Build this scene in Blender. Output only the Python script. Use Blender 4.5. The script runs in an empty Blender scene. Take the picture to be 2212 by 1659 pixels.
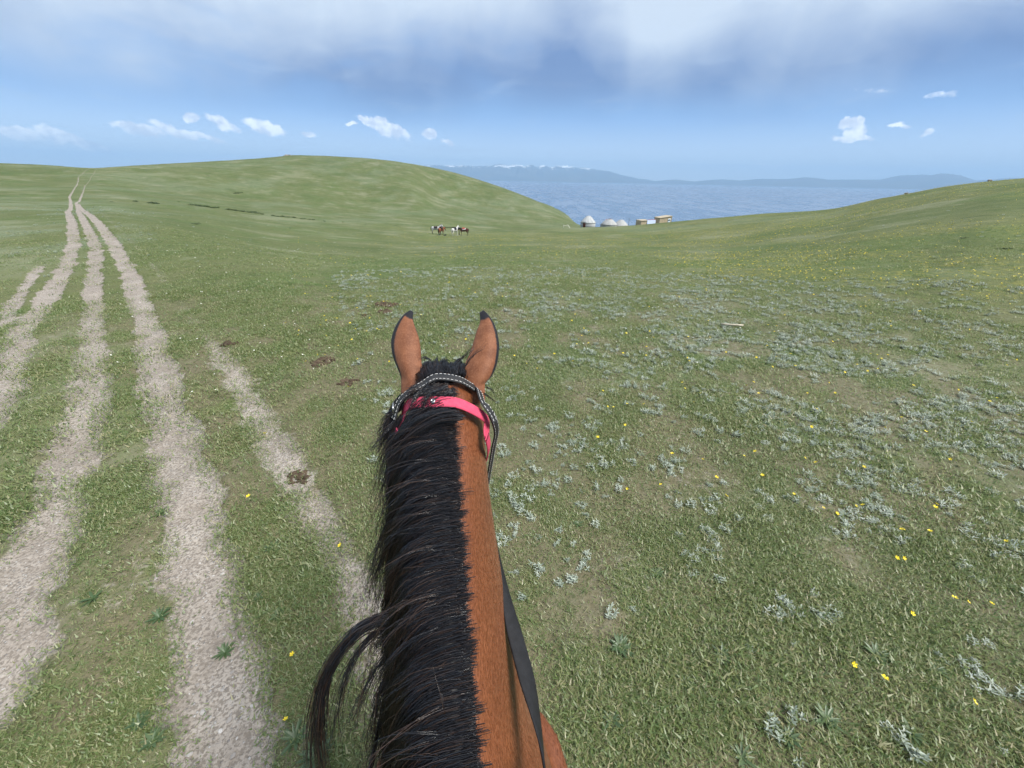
import bpy, bmesh, math, random
import numpy as np
from mathutils import Vector, Matrix
from mathutils.bvhtree import BVHTree

random.seed(7); RNG = np.random.default_rng(11)
SC = bpy.context.scene
COL = SC.collection
R = math.radians

# ------------------------------------------------------------------ camera
CAM_H = 2.2
FPX, PW, PH = 831.0, 2212.0, 1659.0           # focal length in pixels of a 2212 px wide picture
PITCH, ROLL = 27.87, 1.12
cam = bpy.data.cameras.new('camera'); cam_o = bpy.data.objects.new('camera', cam); COL.objects.link(cam_o)
cam.sensor_fit = 'HORIZONTAL'; cam.sensor_width = 36.0; cam.lens = 36.0 * FPX / PW
cam.clip_start = 0.05; cam.clip_end = 90000
CM = Matrix.Rotation(R(90 - PITCH), 3, 'X') @ Matrix.Rotation(R(ROLL), 3, 'Z')
cam_o.matrix_world = Matrix.Translation((0, 0, CAM_H)) @ CM.to_4x4()
SC.camera = cam_o
CMN = np.array(CM)
CAMP = np.array([0, 0, CAM_H])
def ray(px, py):                               # direction of a pixel (depth along the axis = 1)
    return CMN @ np.array([(px - PW / 2) / FPX, (PH / 2 - py) / FPX, -1.0])
def at_depth(px, py, d):
    return CAMP + ray(px, py) * d
def azel(px, py):
    d = ray(px, py); return math.atan2(d[0], d[1]), math.atan2(d[2], math.hypot(d[0], d[1]))
def project(p):
    q = CMN.T @ (np.array(p) - CAMP); return (PW / 2 + FPX * q[0] / -q[2], PH / 2 - FPX * q[1] / -q[2], -q[2])

# ------------------------------------------------------------------ light, sky, exposure
SUN_AZ, SUN_EL = 118.0, 54.0                    # degrees clockwise from the view direction (+Y)
SUN_STRENGTH, SKY_STRENGTH, EXPOSURE = 1.5, 0.06, 2.15
sun = bpy.data.lights.new('sun', 'SUN'); sun_o = bpy.data.objects.new('sun', sun); COL.objects.link(sun_o)
sun.energy = SUN_STRENGTH; sun.angle = R(28); sun.color = (1.0, 0.965, 0.9)
sd = Vector((math.sin(R(SUN_AZ)) * math.cos(R(SUN_EL)), math.cos(R(SUN_AZ)) * math.cos(R(SUN_EL)), math.sin(R(SUN_EL))))
sun_o.rotation_euler = sd.to_track_quat('Z', 'Y').to_euler()
SC.view_settings.view_transform = 'Standard'; SC.view_settings.look = 'None'
SC.view_settings.exposure = EXPOSURE; SC.view_settings.gamma = 1.0
SC.render.engine = 'CYCLES'
SC.cycles.use_denoising = True; SC.cycles.use_adaptive_sampling = True; SC.cycles.adaptive_threshold = 0.025
SC.cycles.max_bounces = 4; SC.cycles.diffuse_bounces = 2; SC.cycles.glossy_bounces = 2; SC.cycles.transmission_bounces = 2; SC.cycles.volume_bounces = 0
SC.cycles.transparent_max_bounces = 4
SC.cycles.caustics_reflective = False; SC.cycles.caustics_refractive = False

class NT:                                      # small node helper
    def __init__(s, tree): s.t = tree; s.n = tree.nodes; s.l = tree.links
    def new(s, typ, **kw):
        n = s.n.new(typ)
        for k, v in kw.items():
            if k.startswith('i_'): 
                key = k[2:]
                s.put(n.inputs[int(key)] if key.isdigit() else n.inputs[key.replace('_', ' ')], v)
            else: setattr(n, k, v)
        return n
    def put(s, sock, v):
        if isinstance(v, bpy.types.NodeSocket): s.l.new(v, sock)
        elif v is not None:
            if sock.type == 'RGBA' and not isinstance(v, (int, float)) and len(v) == 3: v = (*v, 1)
            sock.default_value = v
    def m(s, op, a, b=None, c=None, clamp=False):
        n = s.n.new('ShaderNodeMath'); n.operation = op; n.use_clamp = clamp
        for i, v in enumerate((a, b, c)):
            if v is not None: s.put(n.inputs[i], v)
        return n.outputs[0]
    def mr(s, v, a, b, c=0.0, d=1.0, smooth=True):
        n = s.n.new('ShaderNodeMapRange'); n.interpolation_type = 'SMOOTHSTEP' if smooth else 'LINEAR'
        for i, x in enumerate((v, a, b, c, d)): s.put(n.inputs[i], x)
        return n.outputs[0]
    def mix(s, f, a, b, mode='MIX'):
        n = s.n.new('ShaderNodeMix'); n.data_type = 'RGBA'; n.blend_type = mode
        s.put(n.inputs[0], f); s.put(n.inputs[6], a); s.put(n.inputs[7], b)
        return n.outputs[2]
    def noise(s, vec, scale, detail=3.0, rough=0.55, dist=0.0):
        n = s.n.new('ShaderNodeTexNoise'); s.put(n.inputs['Vector'], vec)
        n.inputs['Scale'].default_value = scale; n.inputs['Detail'].default_value = detail
        n.inputs['Roughness'].default_value = rough; n.inputs['Distortion'].default_value = dist
        return n.outputs[0]
    def comb(s, x, y, z=0.0):
        n = s.n.new('ShaderNodeCombineXYZ')
        for i, v in enumerate((x, y, z)): s.put(n.inputs[i], v)
        return n.outputs[0]
    def scalev(s, v, sc):
        n = s.n.new('ShaderNodeVectorMath'); n.operation = 'MULTIPLY'; s.put(n.inputs[0], v); n.inputs[1].default_value = sc
        return n.outputs[0]

world = bpy.data.worlds.new('World'); SC.world = world; world.use_nodes = True
def build_world():
    w = NT(world.node_tree); w.n.clear()
    out = w.new('ShaderNodeOutputWorld'); bg = w.new('ShaderNodeBackground'); bg.inputs[1].default_value = SKY_STRENGTH
    w.l.new(bg.outputs[0], out.inputs[0])
    sky = w.new('ShaderNodeTexSky', sky_type='NISHITA', sun_disc=False)
    sky.sun_elevation = R(SUN_EL); sky.sun_rotation = R(SUN_AZ); sky.altitude = 3000; sky.air_density = 1.0
    sky.dust_density = 0.6; sky.ozone_density = 1.5
    tc = w.new('ShaderNodeTexCoord'); sp = w.new('ShaderNodeSeparateXYZ'); w.l.new(tc.outputs['Generated'], sp.inputs[0])
    dx, dy, dz = sp.outputs
    az = w.m('ARCTAN2', dx, dy); el = w.m('ARCSINE', dz)
    k = 1.0 / (SKY_STRENGTH * 2 ** EXPOSURE)   # cloud colours below are given as they show in the picture
    def c(r, g, b): return (r * k, g * k, b * k, 1)
    # blue air: Nishita, pulled towards the soft blue of a thinly veiled sky near the horizon
    low = w.mix(w.mr(el, R(0.5), R(7.5)), c(.88, .97, 1.1), c(.19, .385, .77))
    low = w.mix(w.mr(el, R(8), R(40)), low, c(.24, .42, .78))
    col = w.mix(0.22, low, sky.outputs[0])
    # high veil with streaks of virga, spreading over the whole upper sky
    P = w.comb(az, el, 0.0)
    warp = w.noise(P, 3.2, 2.0)
    elw = w.m('ADD', el, w.m('MULTIPLY', w.m('SUBTRACT', warp, 0.5), R(5.5)))
    pl = w.comb(w.m('DIVIDE', dx, w.m('ADD', w.m('ABSOLUTE', dz), 0.25)), w.m('DIVIDE', dy, w.m('ADD', w.m('ABSOLUTE', dz), 0.25)), 3.0)
    streak = w.noise(w.comb(w.m('MULTIPLY', az, 7.0), w.m('MULTIPLY', el, 2.2), 1.0), 1.0, 4.0, 0.5, 0.6)
    broad = w.noise(pl, 1.1, 4.0, 0.55, .5)
    deck = w.mr(elw, R(5.5), R(10.5))
    deck = w.m('MULTIPLY', deck, w.mr(broad, 0.22, 0.45, 0.45, 1.0))
    grey = c(.165, .265, .53)
    white = c(.78, .88, 1.0)
    def blob(px, py, wx, wy):                  # a bright part of the veil round one direction
        a, e = azel(px, py)
        mp = w.new('ShaderNodeMapping', vector_type='TEXTURE'); w.put(mp.inputs[0], P)
        mp.inputs['Location'].default_value = (a, e, 0); mp.inputs['Scale'].default_value = (R(wx), R(wy), 1)
        dt = w.new('ShaderNodeVectorMath', operation='DOT_PRODUCT'); w.put(dt.inputs[0], mp.outputs[0]); w.put(dt.inputs[1], mp.outputs[0]); q = dt.outputs['Value']
        return w.m('POWER', 2.718, w.m('MULTIPLY', q, -1.0))
    br = w.mr(elw, R(9.8), R(18.5), 0.0, 0.78)
    for (px, py, wx, wy, g) in ((1000, 0, 8.5, 6.0, .40), (1400, 30, 5.0, 6.5, .42), (1700, -40, 13, 5, .42), (640, 10, 11, 4.5, .32),
                                (130, 50, 14, 6.0, .72), (2050, 0, 8, 4, .18), (1215, 60, 3.0, 9, -.24), (330, 120, 8, 3, .15)):
        br = w.m('ADD', br, w.m('MULTIPLY', blob(px, py, wx, wy), g))
    br = w.m('ADD', br, w.m('MULTIPLY', w.m('SUBTRACT', streak, 0.5), 0.60))
    br = w.m('ADD', br, w.m('MULTIPLY', w.m('SUBTRACT', broad, 0.5), 0.9))
    br = w.m('ADD', br, w.m('MULTIPLY', w.m('SUBTRACT', w.noise(w.comb(w.m('MULTIPLY', az, 1.0), w.m('MULTIPLY', elw, 1.6), 2.0), 11.0, 4.0, .62, .8), .5), .45))
    veil = w.mix(w.mr(br, 0.0, 1.0, smooth=False), grey, white)
    col = w.mix(w.m('MULTIPLY', deck, 0.93), col, veil)
    # faint long wisps lower down
    wisp = w.noise(w.comb(w.m('MULTIPLY', az, 5.0), w.m('MULTIPLY', el, 26.0), 5.0), 1.0, 4.0, 0.55, 0.4)
    wm = w.m('MULTIPLY', w.mr(wisp, 0.56, 0.76), w.m('MULTIPLY', w.mr(el, R(1), R(4)), w.mr(el, R(16), R(9))))
    col = w.mix(w.m('MULTIPLY', wm, 0.35), col, c(.60, .72, .90))
    # small fair-weather clouds low over the horizon: (px, py, half width, half height, tilt, weight)
    n1 = w.noise(P, 26.0, 3.0, 0.6); n2 = w.noise(w.comb(az, w.m('ADD', el, 3.0)), 26.0, 3.0, 0.6)
    az2 = w.m('ADD', az, w.m('MULTIPLY', w.m('SUBTRACT', n1, 0.5), R(2.2)))
    el2 = w.m('ADD', el, w.m('MULTIPLY', w.m('SUBTRACT', n2, 0.5), R(1.6)))
    total = None; P2 = w.comb(az2, el2, 0.0)
    for (px, py, hw, hh, tilt, wt) in ((48, 289, 55, 18, 0, 1.0), (120, 295, 60, 18, 8, .95), (185, 313, 52, 14, 10, 1.05), (300, 280, 58, 15, 8, .85), (385, 285, 58, 14, 14, 1.0), (450, 300, 45, 9, 8, .75),
            (410, 252, 18, 13, 0, 1.0), (480, 269, 40, 12, 20, .9), (580, 278, 42, 17, 6, 1.0), (664, 291, 22, 8, 0, .9), (760, 267, 15, 6, 0, .8), (790, 264, 26, 8, 30, .85),
            (836, 278, 50, 17, 16, 1.05), (926, 290, 18, 12, 8, .95), (967, 307, 16, 7, 20, .7), (1826, 268, 22, 14, -10, 1.0), (1852, 270, 14, 16, 0, 1.0), (1846, 288, 24, 20, 0, 1.0), (1838, 300, 46, 9, 0, 1.0), (1940, 275, 24, 8, 5, .7), (2000, 287, 20, 8, -10, .75),
            (1890, 197, 70, 9, 6, .10), (2030, 205, 60, 13, -2, .15), (2205, 295, 18, 14, 0, .5),  (1660, 355, 60, 6, 0, .4), (2170, 375, 60, 14, -8, .4)):
        a, e = azel(px, py); a1, e1 = azel(px + hw, py); a2, e2 = azel(px, py - hh)
        hw_, hh_ = abs(a1 - a), abs(e2 - e); t = R(tilt)
        mp = w.new('ShaderNodeMapping', vector_type='TEXTURE'); w.put(mp.inputs[0], P2)
        mp.inputs['Location'].default_value = (a, e, 0); mp.inputs['Rotation'].default_value = (0, 0, -t); mp.inputs['Scale'].default_value = (hw_, hh_, 1)
        dt = w.new('ShaderNodeVectorMath', operation='DOT_PRODUCT'); w.put(dt.inputs[0], mp.outputs[0]); w.put(dt.inputs[1], mp.outputs[0])
        v = w.m('SUBTRACT', wt, dt.outputs['Value'])
        total = v if total is None else w.m('MAXIMUM', total, v)
    n3 = w.noise(P, 70.0, 3.0, 0.62)
    cm = w.mr(w.m('ADD', total, w.m('MULTIPLY', w.m('SUBTRACT', n3, 0.5), 1.9)), -0.25, 0.55)
    cc = w.mix(w.mr(n1, 0.38, 0.6), c(.90, .98, 1.15), c(1.6, 1.65, 1.7))
    col = w.mix(w.m('MULTIPLY', cm, 0.9), col, cc)
    w.l.new(col, bg.inputs[0])
build_world()
world.cycles.sampling_method = 'MANUAL'; world.cycles.sample_map_resolution = 256

# ------------------------------------------------------------------ object helpers
def tag(o, label=None, cat=None, group=None, kind=None):
    if label: o['label'] = label
    if cat: o['category'] = cat
    if group: o['group'] = group
    if kind: o['kind'] = kind
    return o
def link(name, me, mat=None, parent=None, smooth=True):
    o = bpy.data.objects.new(name, me); COL.objects.link(o)
    if mat is not None and not me.materials: me.materials.append(mat)
    if smooth and len(me.polygons): me.polygons.foreach_set('use_smooth', np.ones(len(me.polygons), bool))
    if parent is not None: o.parent = parent
    return o
def mesh_from(name, V, Fc):
    me = bpy.data.meshes.new(name); me.from_pydata([tuple(map(float, v)) for v in V], [], [tuple(map(int, f)) for f in Fc]); me.update(); return me
def mesh_quads(name, V, Q):                    # fast path for large numpy grids
    me = bpy.data.meshes.new(name); V = np.asarray(V, np.float32); Q = np.asarray(Q, np.int32); k = Q.shape[1]
    me.vertices.add(len(V)); me.vertices.foreach_set('co', V.ravel())
    me.loops.add(Q.size); me.loops.foreach_set('vertex_index', Q.ravel())
    me.polygons.add(len(Q)); me.polygons.foreach_set('loop_start', np.arange(0, Q.size, k, dtype=np.int32))
    me.polygons.foreach_set('loop_total', np.full(len(Q), k, np.int32)); me.update(calc_edges=True); return me
def iattr(me, name, vals):
    a = me.attributes.new(name, 'INT', 'POINT'); a.data.foreach_set('value', np.asarray(vals, np.int32))
def vattr(me, name, vals):
    a = me.attributes.new(name, 'FLOAT_VECTOR', 'POINT'); a.data.foreach_set('vector', np.asarray(vals, np.float32).ravel())
def fattr(me, name, vals):
    a = me.attributes.new(name, 'FLOAT', 'POINT'); a.data.foreach_set('value', np.asarray(vals, np.float32))
def empty(name, loc=(0, 0, 0), rz=0.0, parent=None):
    o = bpy.data.objects.new(name, None); COL.objects.link(o); o.location = loc; o.rotation_euler.z = rz
    o.empty_display_size = 0.1
    if parent: o.parent = parent
    return o
MATS = {}
def mat(name, color, rough=0.7, spec=0.3, fn=None, **kw):
    if name in MATS: return MATS[name]
    m = bpy.data.materials.new(name); m.use_nodes = True; t = NT(m.node_tree); b = m.node_tree.nodes['Principled BSDF']
    b.inputs['Base Color'].default_value = (*color, 1); b.inputs['Roughness'].default_value = rough
    b.inputs['Specular IOR Level'].default_value = spec
    for k, v in kw.items(): b.inputs[k.replace('_', ' ')].default_value = v
    if fn: fn(t, b)
    MATS[name] = m; return m
def mottled(c1, c2, scale, bump=0.0, coord='Object', bscale=None, detail=4.0):
    def f(t, b):
        tc = t.new('ShaderNodeTexCoord'); v = tc.outputs[coord]
        n = t.noise(v, scale, detail)
        t.put(b.inputs['Base Color'], t.mix(t.mr(n, 0.3, 0.7), (*c1, 1), (*c2, 1)))
        if bump:
            bp = t.new('ShaderNodeBump'); bp.inputs['Strength'].default_value = bump; bp.inputs['Distance'].default_value = 0.01
            t.put(bp.inputs['Height'], t.noise(v, bscale or scale * 4, 4.0)); t.put(b.inputs['Normal'], bp.outputs[0])
    return f

# ------------------------------------------------------------------ numpy noise
def _h(ix, iy, seed):
    n = (ix.astype(np.int64) * 374761393 + iy.astype(np.int64) * 668265263 + seed * 2147483647) & 0xFFFFFFFF
    n = ((n ^ (n >> 13)) * 1274126177) & 0xFFFFFFFF
    return ((n ^ (n >> 16)) & 0xFFFF) / 65535.0
def vnoise(x, y, seed=0):
    ix = np.floor(x); iy = np.floor(y); fx = x - ix; fy = y - iy
    fx = fx * fx * fx * (fx * (fx * 6 - 15) + 10); fy = fy * fy * fy * (fy * (fy * 6 - 15) + 10)
    a = _h(ix, iy, seed); b = _h(ix + 1, iy, seed); c_ = _h(ix, iy + 1, seed); d = _h(ix + 1, iy + 1, seed)
    return (a * (1 - fx) + b * fx) * (1 - fy) + (c_ * (1 - fx) + d * fx) * fy
def fbm(x, y, seed=0, oct=4, gain=0.5):
    s = 0; a = 1; t = 0
    for i in range(oct):
        s = s + a * vnoise(x * 2 ** i * 1.03 + 17.3 * i, y * 2 ** i * .97 - 9.1 * i, seed + i); t += a; a *= gain
    return s / t
def sstep(x, a, b):
    t = np.clip((x - a) / (b - a), 0, 1); return t * t * (3 - 2 * t)
def pchip(xs, ys, xq):                         # ys may be (n, k): monotone cubic along the first axis
    xs = np.asarray(xs, float); ys = np.asarray(ys, float); one = ys.ndim == 1
    if one: ys = ys[:, None]
    h = np.diff(xs)[:, None]; d = np.diff(ys, axis=0) / h
    m = np.zeros_like(ys); m[0] = d[0]; m[-1] = d[-1]
    w1 = 2 * h[1:] + h[:-1]; w2 = h[1:] + 2 * h[:-1]
    ok = d[:-1] * d[1:] > 0
    with np.errstate(divide='ignore', invalid='ignore'):
        hm = (w1 + w2) / (w1 / d[:-1] + w2 / d[1:])
    m[1:-1] = np.where(ok, hm, 0)
    i = np.clip(np.searchsorted(xs, xq) - 1, 0, len(xs) - 2); t = ((xq - xs[i]) / (xs[i + 1] - xs[i]))[:, None]; hh = h[i]
    t = np.clip(t, 0, 1)
    r = (2 * t ** 3 - 3 * t ** 2 + 1) * ys[i] + (t ** 3 - 2 * t ** 2 + t) * hh * m[i] + (-2 * t ** 3 + 3 * t ** 2) * ys[i + 1] + (t ** 3 - t ** 2) * hh * m[i + 1]
    return r[:, 0] if one else r

# ------------------------------------------------------------------ terrain heights
LAKE_Z = -17.8
def zpx(px, py, d): return CAM_H + d * math.tan(azel(px, py)[1])
# each column: a bearing (from a pixel near the skyline) and (picture row, distance) pairs along it, then hidden (distance, height) pairs
COLS = []
def column(px, pts, hidden=(), flat=6.0):
    a = azel(px, 390)[0]
    rz = [(0.05, 0.0), (flat, 0.0)] + [(d, zpx(px, y, d)) for y, d in pts]
    rz += list(hidden)
    COLS.append((a, rz))
def over(px, y, d):                            # falling away behind a crest
    z = zpx(px, y, d); return [(d * 1.5, z - 5), (d * 3, z - 16), (1500, -24), (30000, -40)]
column(0, [(430, 90), (395, 150), (352, 240)], over(0, 352, 240), 22)
column(100, [(436, 85), (398, 150), (356, 232)], over(100, 355, 230), 26)
column(195, [(440, 80), (402, 140), (362.5, 220)], over(195, 362, 220), 28)
column(300, [(452, 72), (415, 135), (358, 235)], over(300, 358, 235), 22)
column(400, [(470, 60), (430, 125), (353, 262)], over(400, 353, 262), 12)
column(500, [(484, 62), (440, 130), (348, 290)], over(500, 348, 290), 9)
column(600, [(493, 65), (447, 132), (341, 318)], over(600, 341, 318), 7)
column(655, [(497, 66), (452, 132), (337, 328)], over(655, 337, 328))
column(720, [(501, 68), (456, 135), (338.5, 328)], over(720, 338, 328))
column(800, [(505, 70), (462, 138), (343, 320)], over(800, 343, 320))
column(880, [(507, 75), (470, 132), (352.5, 310)], over(880, 352, 310))
column(950, [(508, 79), (478, 128), (430, 205), (365, 300)], over(950, 365, 300))
column(1040, [(508, 79), (484, 135), (445, 205), (390, 286)], over(1040, 390, 286))
column(1100, [(508, 79), (486, 138), (456, 200), (411, 272)], over(1100, 411, 272))
column(1150, [(508, 80), (487.5, 140), (468, 190), (432, 258)], over(1150, 432, 258))
column(1200, [(507, 81), (489, 140), (477, 185), (455, 245)], over(1200, 455, 245))
column(1230, [(507, 82), (490, 140), (483, 180), (470, 236)], over(1230, 470, 236))
column(1260, [(507, 82), (491.5, 142), (487, 180)], [(240, -19), (400, -24), (1500, -30), (30000, -40)])
column(1300, [(506, 82), (491, 142)], [(175, -15.2), (225, -19), (400, -24), (1500, -30), (30000, -40)])
column(1380, [(505, 80), (487.5, 132)], [(175, -14.5), (225, -19), (400, -24), (1500, -30), (30000, -40)])
column(1450, [(504, 76), (481.5, 124)], [(170, -13), (230, -19), (400, -24), (1500, -30), (30000, -40)])
column(1600, [(502, 62), (468, 112)], [(160, -10.5), (240, -19), (400, -24), (1500, -30), (30000, -40)])
column(1720, [(495, 54), (460.5, 106)], [(160, -9), (250, -19), (400, -24), (1500, -30), (30000, -40)])
column(1818, [(490, 48), (452, 102)], [(160, -8.5), (260, -19), (400, -24), (1500, -30), (30000, -40)])
column(1924, [(478, 42), (428, 97)], [(150, -4), (300, -19), (500, -24), (1500, -30), (30000, -40)])
column(2083, [(466, 36), (398.5, 92)], [(150, 2), (330, -18), (600, -24), (1500, -30), (30000, -40)])
column(2212, [(462, 32), (386, 88)], [(150, 4), (360, -16), (800, -24), (1500, -30), (30000, -40)])
def raw(adeg, rz): COLS.append((R(adeg), [(0.05, 0.0)] + rz))
raw(64, [(6, 0), (30, 1.4), (85, 6.5), (160, 8.5), (400, 2), (1500, -18), (30000, -40)])
raw(90, [(6, 0), (30, 1.8), (90, 8), (260, 17), (900, 26), (3000, 40), (30000, 120)])
raw(135, [(6, 0), (30, 1.2), (120, 7), (400, 19), (1500, 50), (4000, 90), (30000, 300)])
raw(180, [(6, 0), (30, 0.4), (150, 3), (500, 16), (1500, 60), (4000, 120), (30000, 400)])
raw(-135, [(6, 0), (30, 0.1), (150, 1), (500, 12), (1500, 50), (4000, 110), (30000, 380)])
raw(-90, [(6, 0), (30, 0.2), (110, 1), (260, 6), (900, 22), (3000, 60), (30000, 200)])
raw(-64, [(20, 0), (80, -.8), (250, 5.5), (500, 3), (1500, -10), (30000, -40)])
COLS.sort()
LR = np.linspace(math.log(0.05), math.log(30000), 900)
_tab = np.array([pchip(np.array([p[0] for p in rz]) ** 0.5, [p[1] for p in rz], np.exp(LR) ** 0.5) for a, rz in COLS])
_az = np.array([a for a, rz in COLS])
_az3 = np.concatenate([_az - 2 * math.pi, _az, _az + 2 * math.pi]); _tab3 = np.concatenate([_tab] * 3)
AZG = np.radians(np.arange(-180, 180.01, 0.25)); TAB = pchip(_az3, _tab3, AZG)
def base_h(x, y):
    r = np.hypot(x, y); a = np.arctan2(x, y)
    fi = np.clip((np.log(np.maximum(r, 0.051)) - LR[0]) / (LR[1] - LR[0]), 0, len(LR) - 1.001); ai = np.clip((a + math.pi) / R(0.25), 0, len(AZG) - 1.001)
    i = fi.astype(int); j = ai.astype(int); u = fi - i; v = ai - j
    z = (TAB[j, i] * (1 - u) + TAB[j, i + 1] * u) * (1 - v) + (TAB[j + 1, i] * (1 - u) + TAB[j + 1, i + 1] * u) * v
    amp = np.clip((r - 6) / 60, 0, 1)
    z = z + amp * (fbm(x / 9, y / 9, 5, 3) - 0.5) * 0.35 + np.clip((r - 400) / 2000, 0, 1) * (fbm(x / 600, y / 600, 9, 4) - 0.5) * 60 * (z > -5)
    return z
def hit_ground(px, py, dmin=0.3, dmax=600.0):  # where a pixel's ray meets the ground
    d = ray(px, py); t = np.exp(np.linspace(math.log(dmin), math.log(dmax), 6000))
    P = CAMP[None] + d[None] * t[:, None]; g = P[:, 2] - base_h(P[:, 0], P[:, 1])
    k = np.argmax(g < 0)
    if g[k] >= 0: return None
    return P[k]
# wheel ruts and horse trails, traced from the picture down onto the ground: (px, py, half width in metres)
RUTS = [
 ([(0, 704), (45, 629), (87, 575)], .13, .75),
 ([(-330, 1400), (-150, 1050), (0, 845), (40, 718), (79, 679), (139, 580), (159, 530), (156, 481), (146, 456), (150, 425), (161, 406), (169, 384), (193, 364)], .19, 1.0),
 ([(-180, 1650), (-20, 1480), (60, 1280), (110, 1130), (150, 1000), (190, 850), (198, 718), (203, 605), (206, 530), (183, 481), (169, 456), (164, 439), (176, 424), (183, 401), (211, 364)], .17, .92),
 ([(560, 1900), (520, 1640), (485, 1450), (450, 1300), (418, 1150), (385, 1000), (350, 850), (322, 718), (285, 605), (248, 530), (216, 486), (188, 461), (168, 440)], .185, 1.0),
 ([(850, 1500), (790, 1300), (730, 1190), (670, 1080), (615, 1000), (560, 900), (487, 780), (407, 679), (347, 592), (298, 535), (236, 476), (198, 441)], .115, .85),
 ([(600, 466), (700, 473), (800, 476), (900, 480), (1010, 484), (1120, 487)], .9, .55),
]
RUTW = []
for pts, hw, st in RUTS:
    W_ = [hit_ground(px, py) for px, py in pts]; W_ = np.array([p[:2] for p in W_ if p is not None])
    RUTW.append((W_, hw, st))
def seg_dist(x, y, poly):
    best = np.full(x.shape, 1e9); 
    for a, b in zip(poly[:-1], poly[1:]):
        ab = b - a; L = ab @ ab
        t = np.clip(((x - a[0]) * ab[0] + (y - a[1]) * ab[1]) / L, 0, 1)
        best = np.minimum(best, np.hypot(x - a[0] - t * ab[0], y - a[1] - t * ab[1]))
    return best
def rut_mask(x, y):
    m = np.zeros(x.shape); r = np.hypot(x, y)
    wob = (fbm(x * 2.2, y * 2.2, 31, 4) - 0.5) * 0.17 + (fbm(x * 9, y * 9, 37, 2) - 0.5) * 0.13
    for k, (poly, hw, st) in enumerate(RUTW):
        d = seg_dist(x, y, poly) + wob * np.clip(1.2 - r / 60, .25, 1)
        soft = 0.05 + (0.06 if k == 4 else 0.0); hw = hw * (1 - .18 * sstep(r, 4, 10)) if k < 5 else hw
        fade = 1 - sstep(r, 50, 120) * .42
        if k == 4: fade = fade * (1 - sstep(r, 3.5, 9) * .55) * np.maximum(.45 + .55 * sstep(fbm(x * 1.6, y * 1.6, 77, 3), .25, .5), 1 - sstep(r, 3.2, 4.5))
        m = np.maximum(m, st * fade * (1 - sstep(d, hw - soft, hw + soft * 1.6)))
    return m
def patch_mask(x, y):                          # small worn spots in the turf
    r = np.hypot(x, y)
    n = fbm(x * 1.3, y * 1.3, 51, 4)
    near_left = sstep(-x + .2 * y, -.3, 1.2) * (1 - sstep(r, 2.5, 5))
    return np.clip(sstep(n, .61, .75) * .32, 0, 1) * (1 - sstep(r, 15, 40))
def masks(x, y):
    r = np.hypot(x, y); a = np.degrees(np.arctan2(x, y))
    bare = np.clip(np.maximum(rut_mask(x, y), patch_mask(x, y)), 0, 1)
    right = sstep(x, .0, .6) * (1 - sstep(r, 7, 13)) * sstep(y, .5, 1.6)
    n1 = fbm(x / 1.1, y / 1.1, 61, 4); n2 = fbm(x / 14, y / 20, 63, 5, .6)
    leftp = sstep(-a, 40, 46) * sstep(r, 14, 22) * (1 - sstep(r, 60, 110))
    sage = np.clip(right * (.35 + .65 * sstep(n1, .36, .60)) * .8 + sstep(n2, .50, .66) * sstep(r, 25, 90) * .45 + leftp * sstep(fbm(x / 3, y / 3, 65, 4), .42, .62) * .9, 0, 1)
    yel = sstep(fbm(x / 14, y / 5, 67, 4), .40, .60) * sstep(a, -24, -2) * sstep(r, 12, 40) * (1 - sstep(r, 105, 150)) 
    yel = yel + sstep(a, 15, 30) * sstep(r, 9, 16) * sstep(fbm(x / 4, y / 4, 68, 4), .40, .58) * .8 * (1 - sstep(r, 130, 180))
    lush = sstep(fbm(x / 5, y / 5, 71, 4), .50, .68)
    return bare, sage * (1 - bare), np.clip(yel, 0, 1) * (1 - bare), lush
def turf_density(x, y):                        # 1 where the turf is close, 0 where soil shows between the tufts
    return sstep(fbm(x * 2.3, y * 2.3, 91, 5, .6) * .75 + fbm(x / 2.2, y / 2.2, 93, 3) * .25, .39, .61)
def ground_h(x, y):
    x = np.asarray(x, float); y = np.asarray(y, float); r = np.hypot(x, y)
    z = base_h(x, y); near = 1 - sstep(r, 20, 60)
    z = z - .045 * rut_mask(x, y) * (1 - sstep(r, 60, 130) * .5) + near * ((fbm(x * 1.5, y * 1.5, 81, 3) - .5) * .06 + (fbm(x * 7, y * 7, 83, 2) - .5) * .016)
    return z
def gz(x, y): return float(ground_h(np.array([x]), np.array([y]))[0])

def build_ground():
    azs = np.concatenate([np.arange(-83, -53, 0.4), np.arange(-53, -38, 0.075), np.arange(-38, 83.01, 0.4), np.arange(86, 274, 4.0)]); azs = np.radians(azs)
    rs = [0.004, 0.02, 0.05, 0.085, 0.12]
    while rs[-1] < 20500: rs.append(rs[-1] * (1.0125 if rs[-1] < 380 else 1.06))
    rs = np.array(rs); na, nr = len(azs), len(rs)
    X = rs[:, None] * np.sin(azs)[None]; Y = rs[:, None] * np.cos(azs)[None]
    Z = ground_h(X.ravel(), Y.ravel())
    V = np.stack([X.ravel(), Y.ravel(), Z], 1)
    i, j = np.meshgrid(np.arange(nr - 1), np.arange(na), indexing='ij'); j2 = (j + 1) % na
    Q = np.stack([i * na + j, i * na + j2, (i + 1) * na + j2, (i + 1) * na + j], -1).reshape(-1, 4)[:, ::-1]
    me = mesh_quads('ground', V, Q)
    b, s, yl, lu = masks(V[:, 0], V[:, 1])
    rr_ = np.hypot(V[:, 0], V[:, 1]); th = (1 - turf_density(V[:, 0], V[:, 1])) * (1 - sstep(rr_, 5, 16))
    for n_, v_ in (('bare', b), ('sage', s), ('yellow', yl), ('lush', lu), ('thin', th)): fattr(me, n_, v_)
    return me

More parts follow.
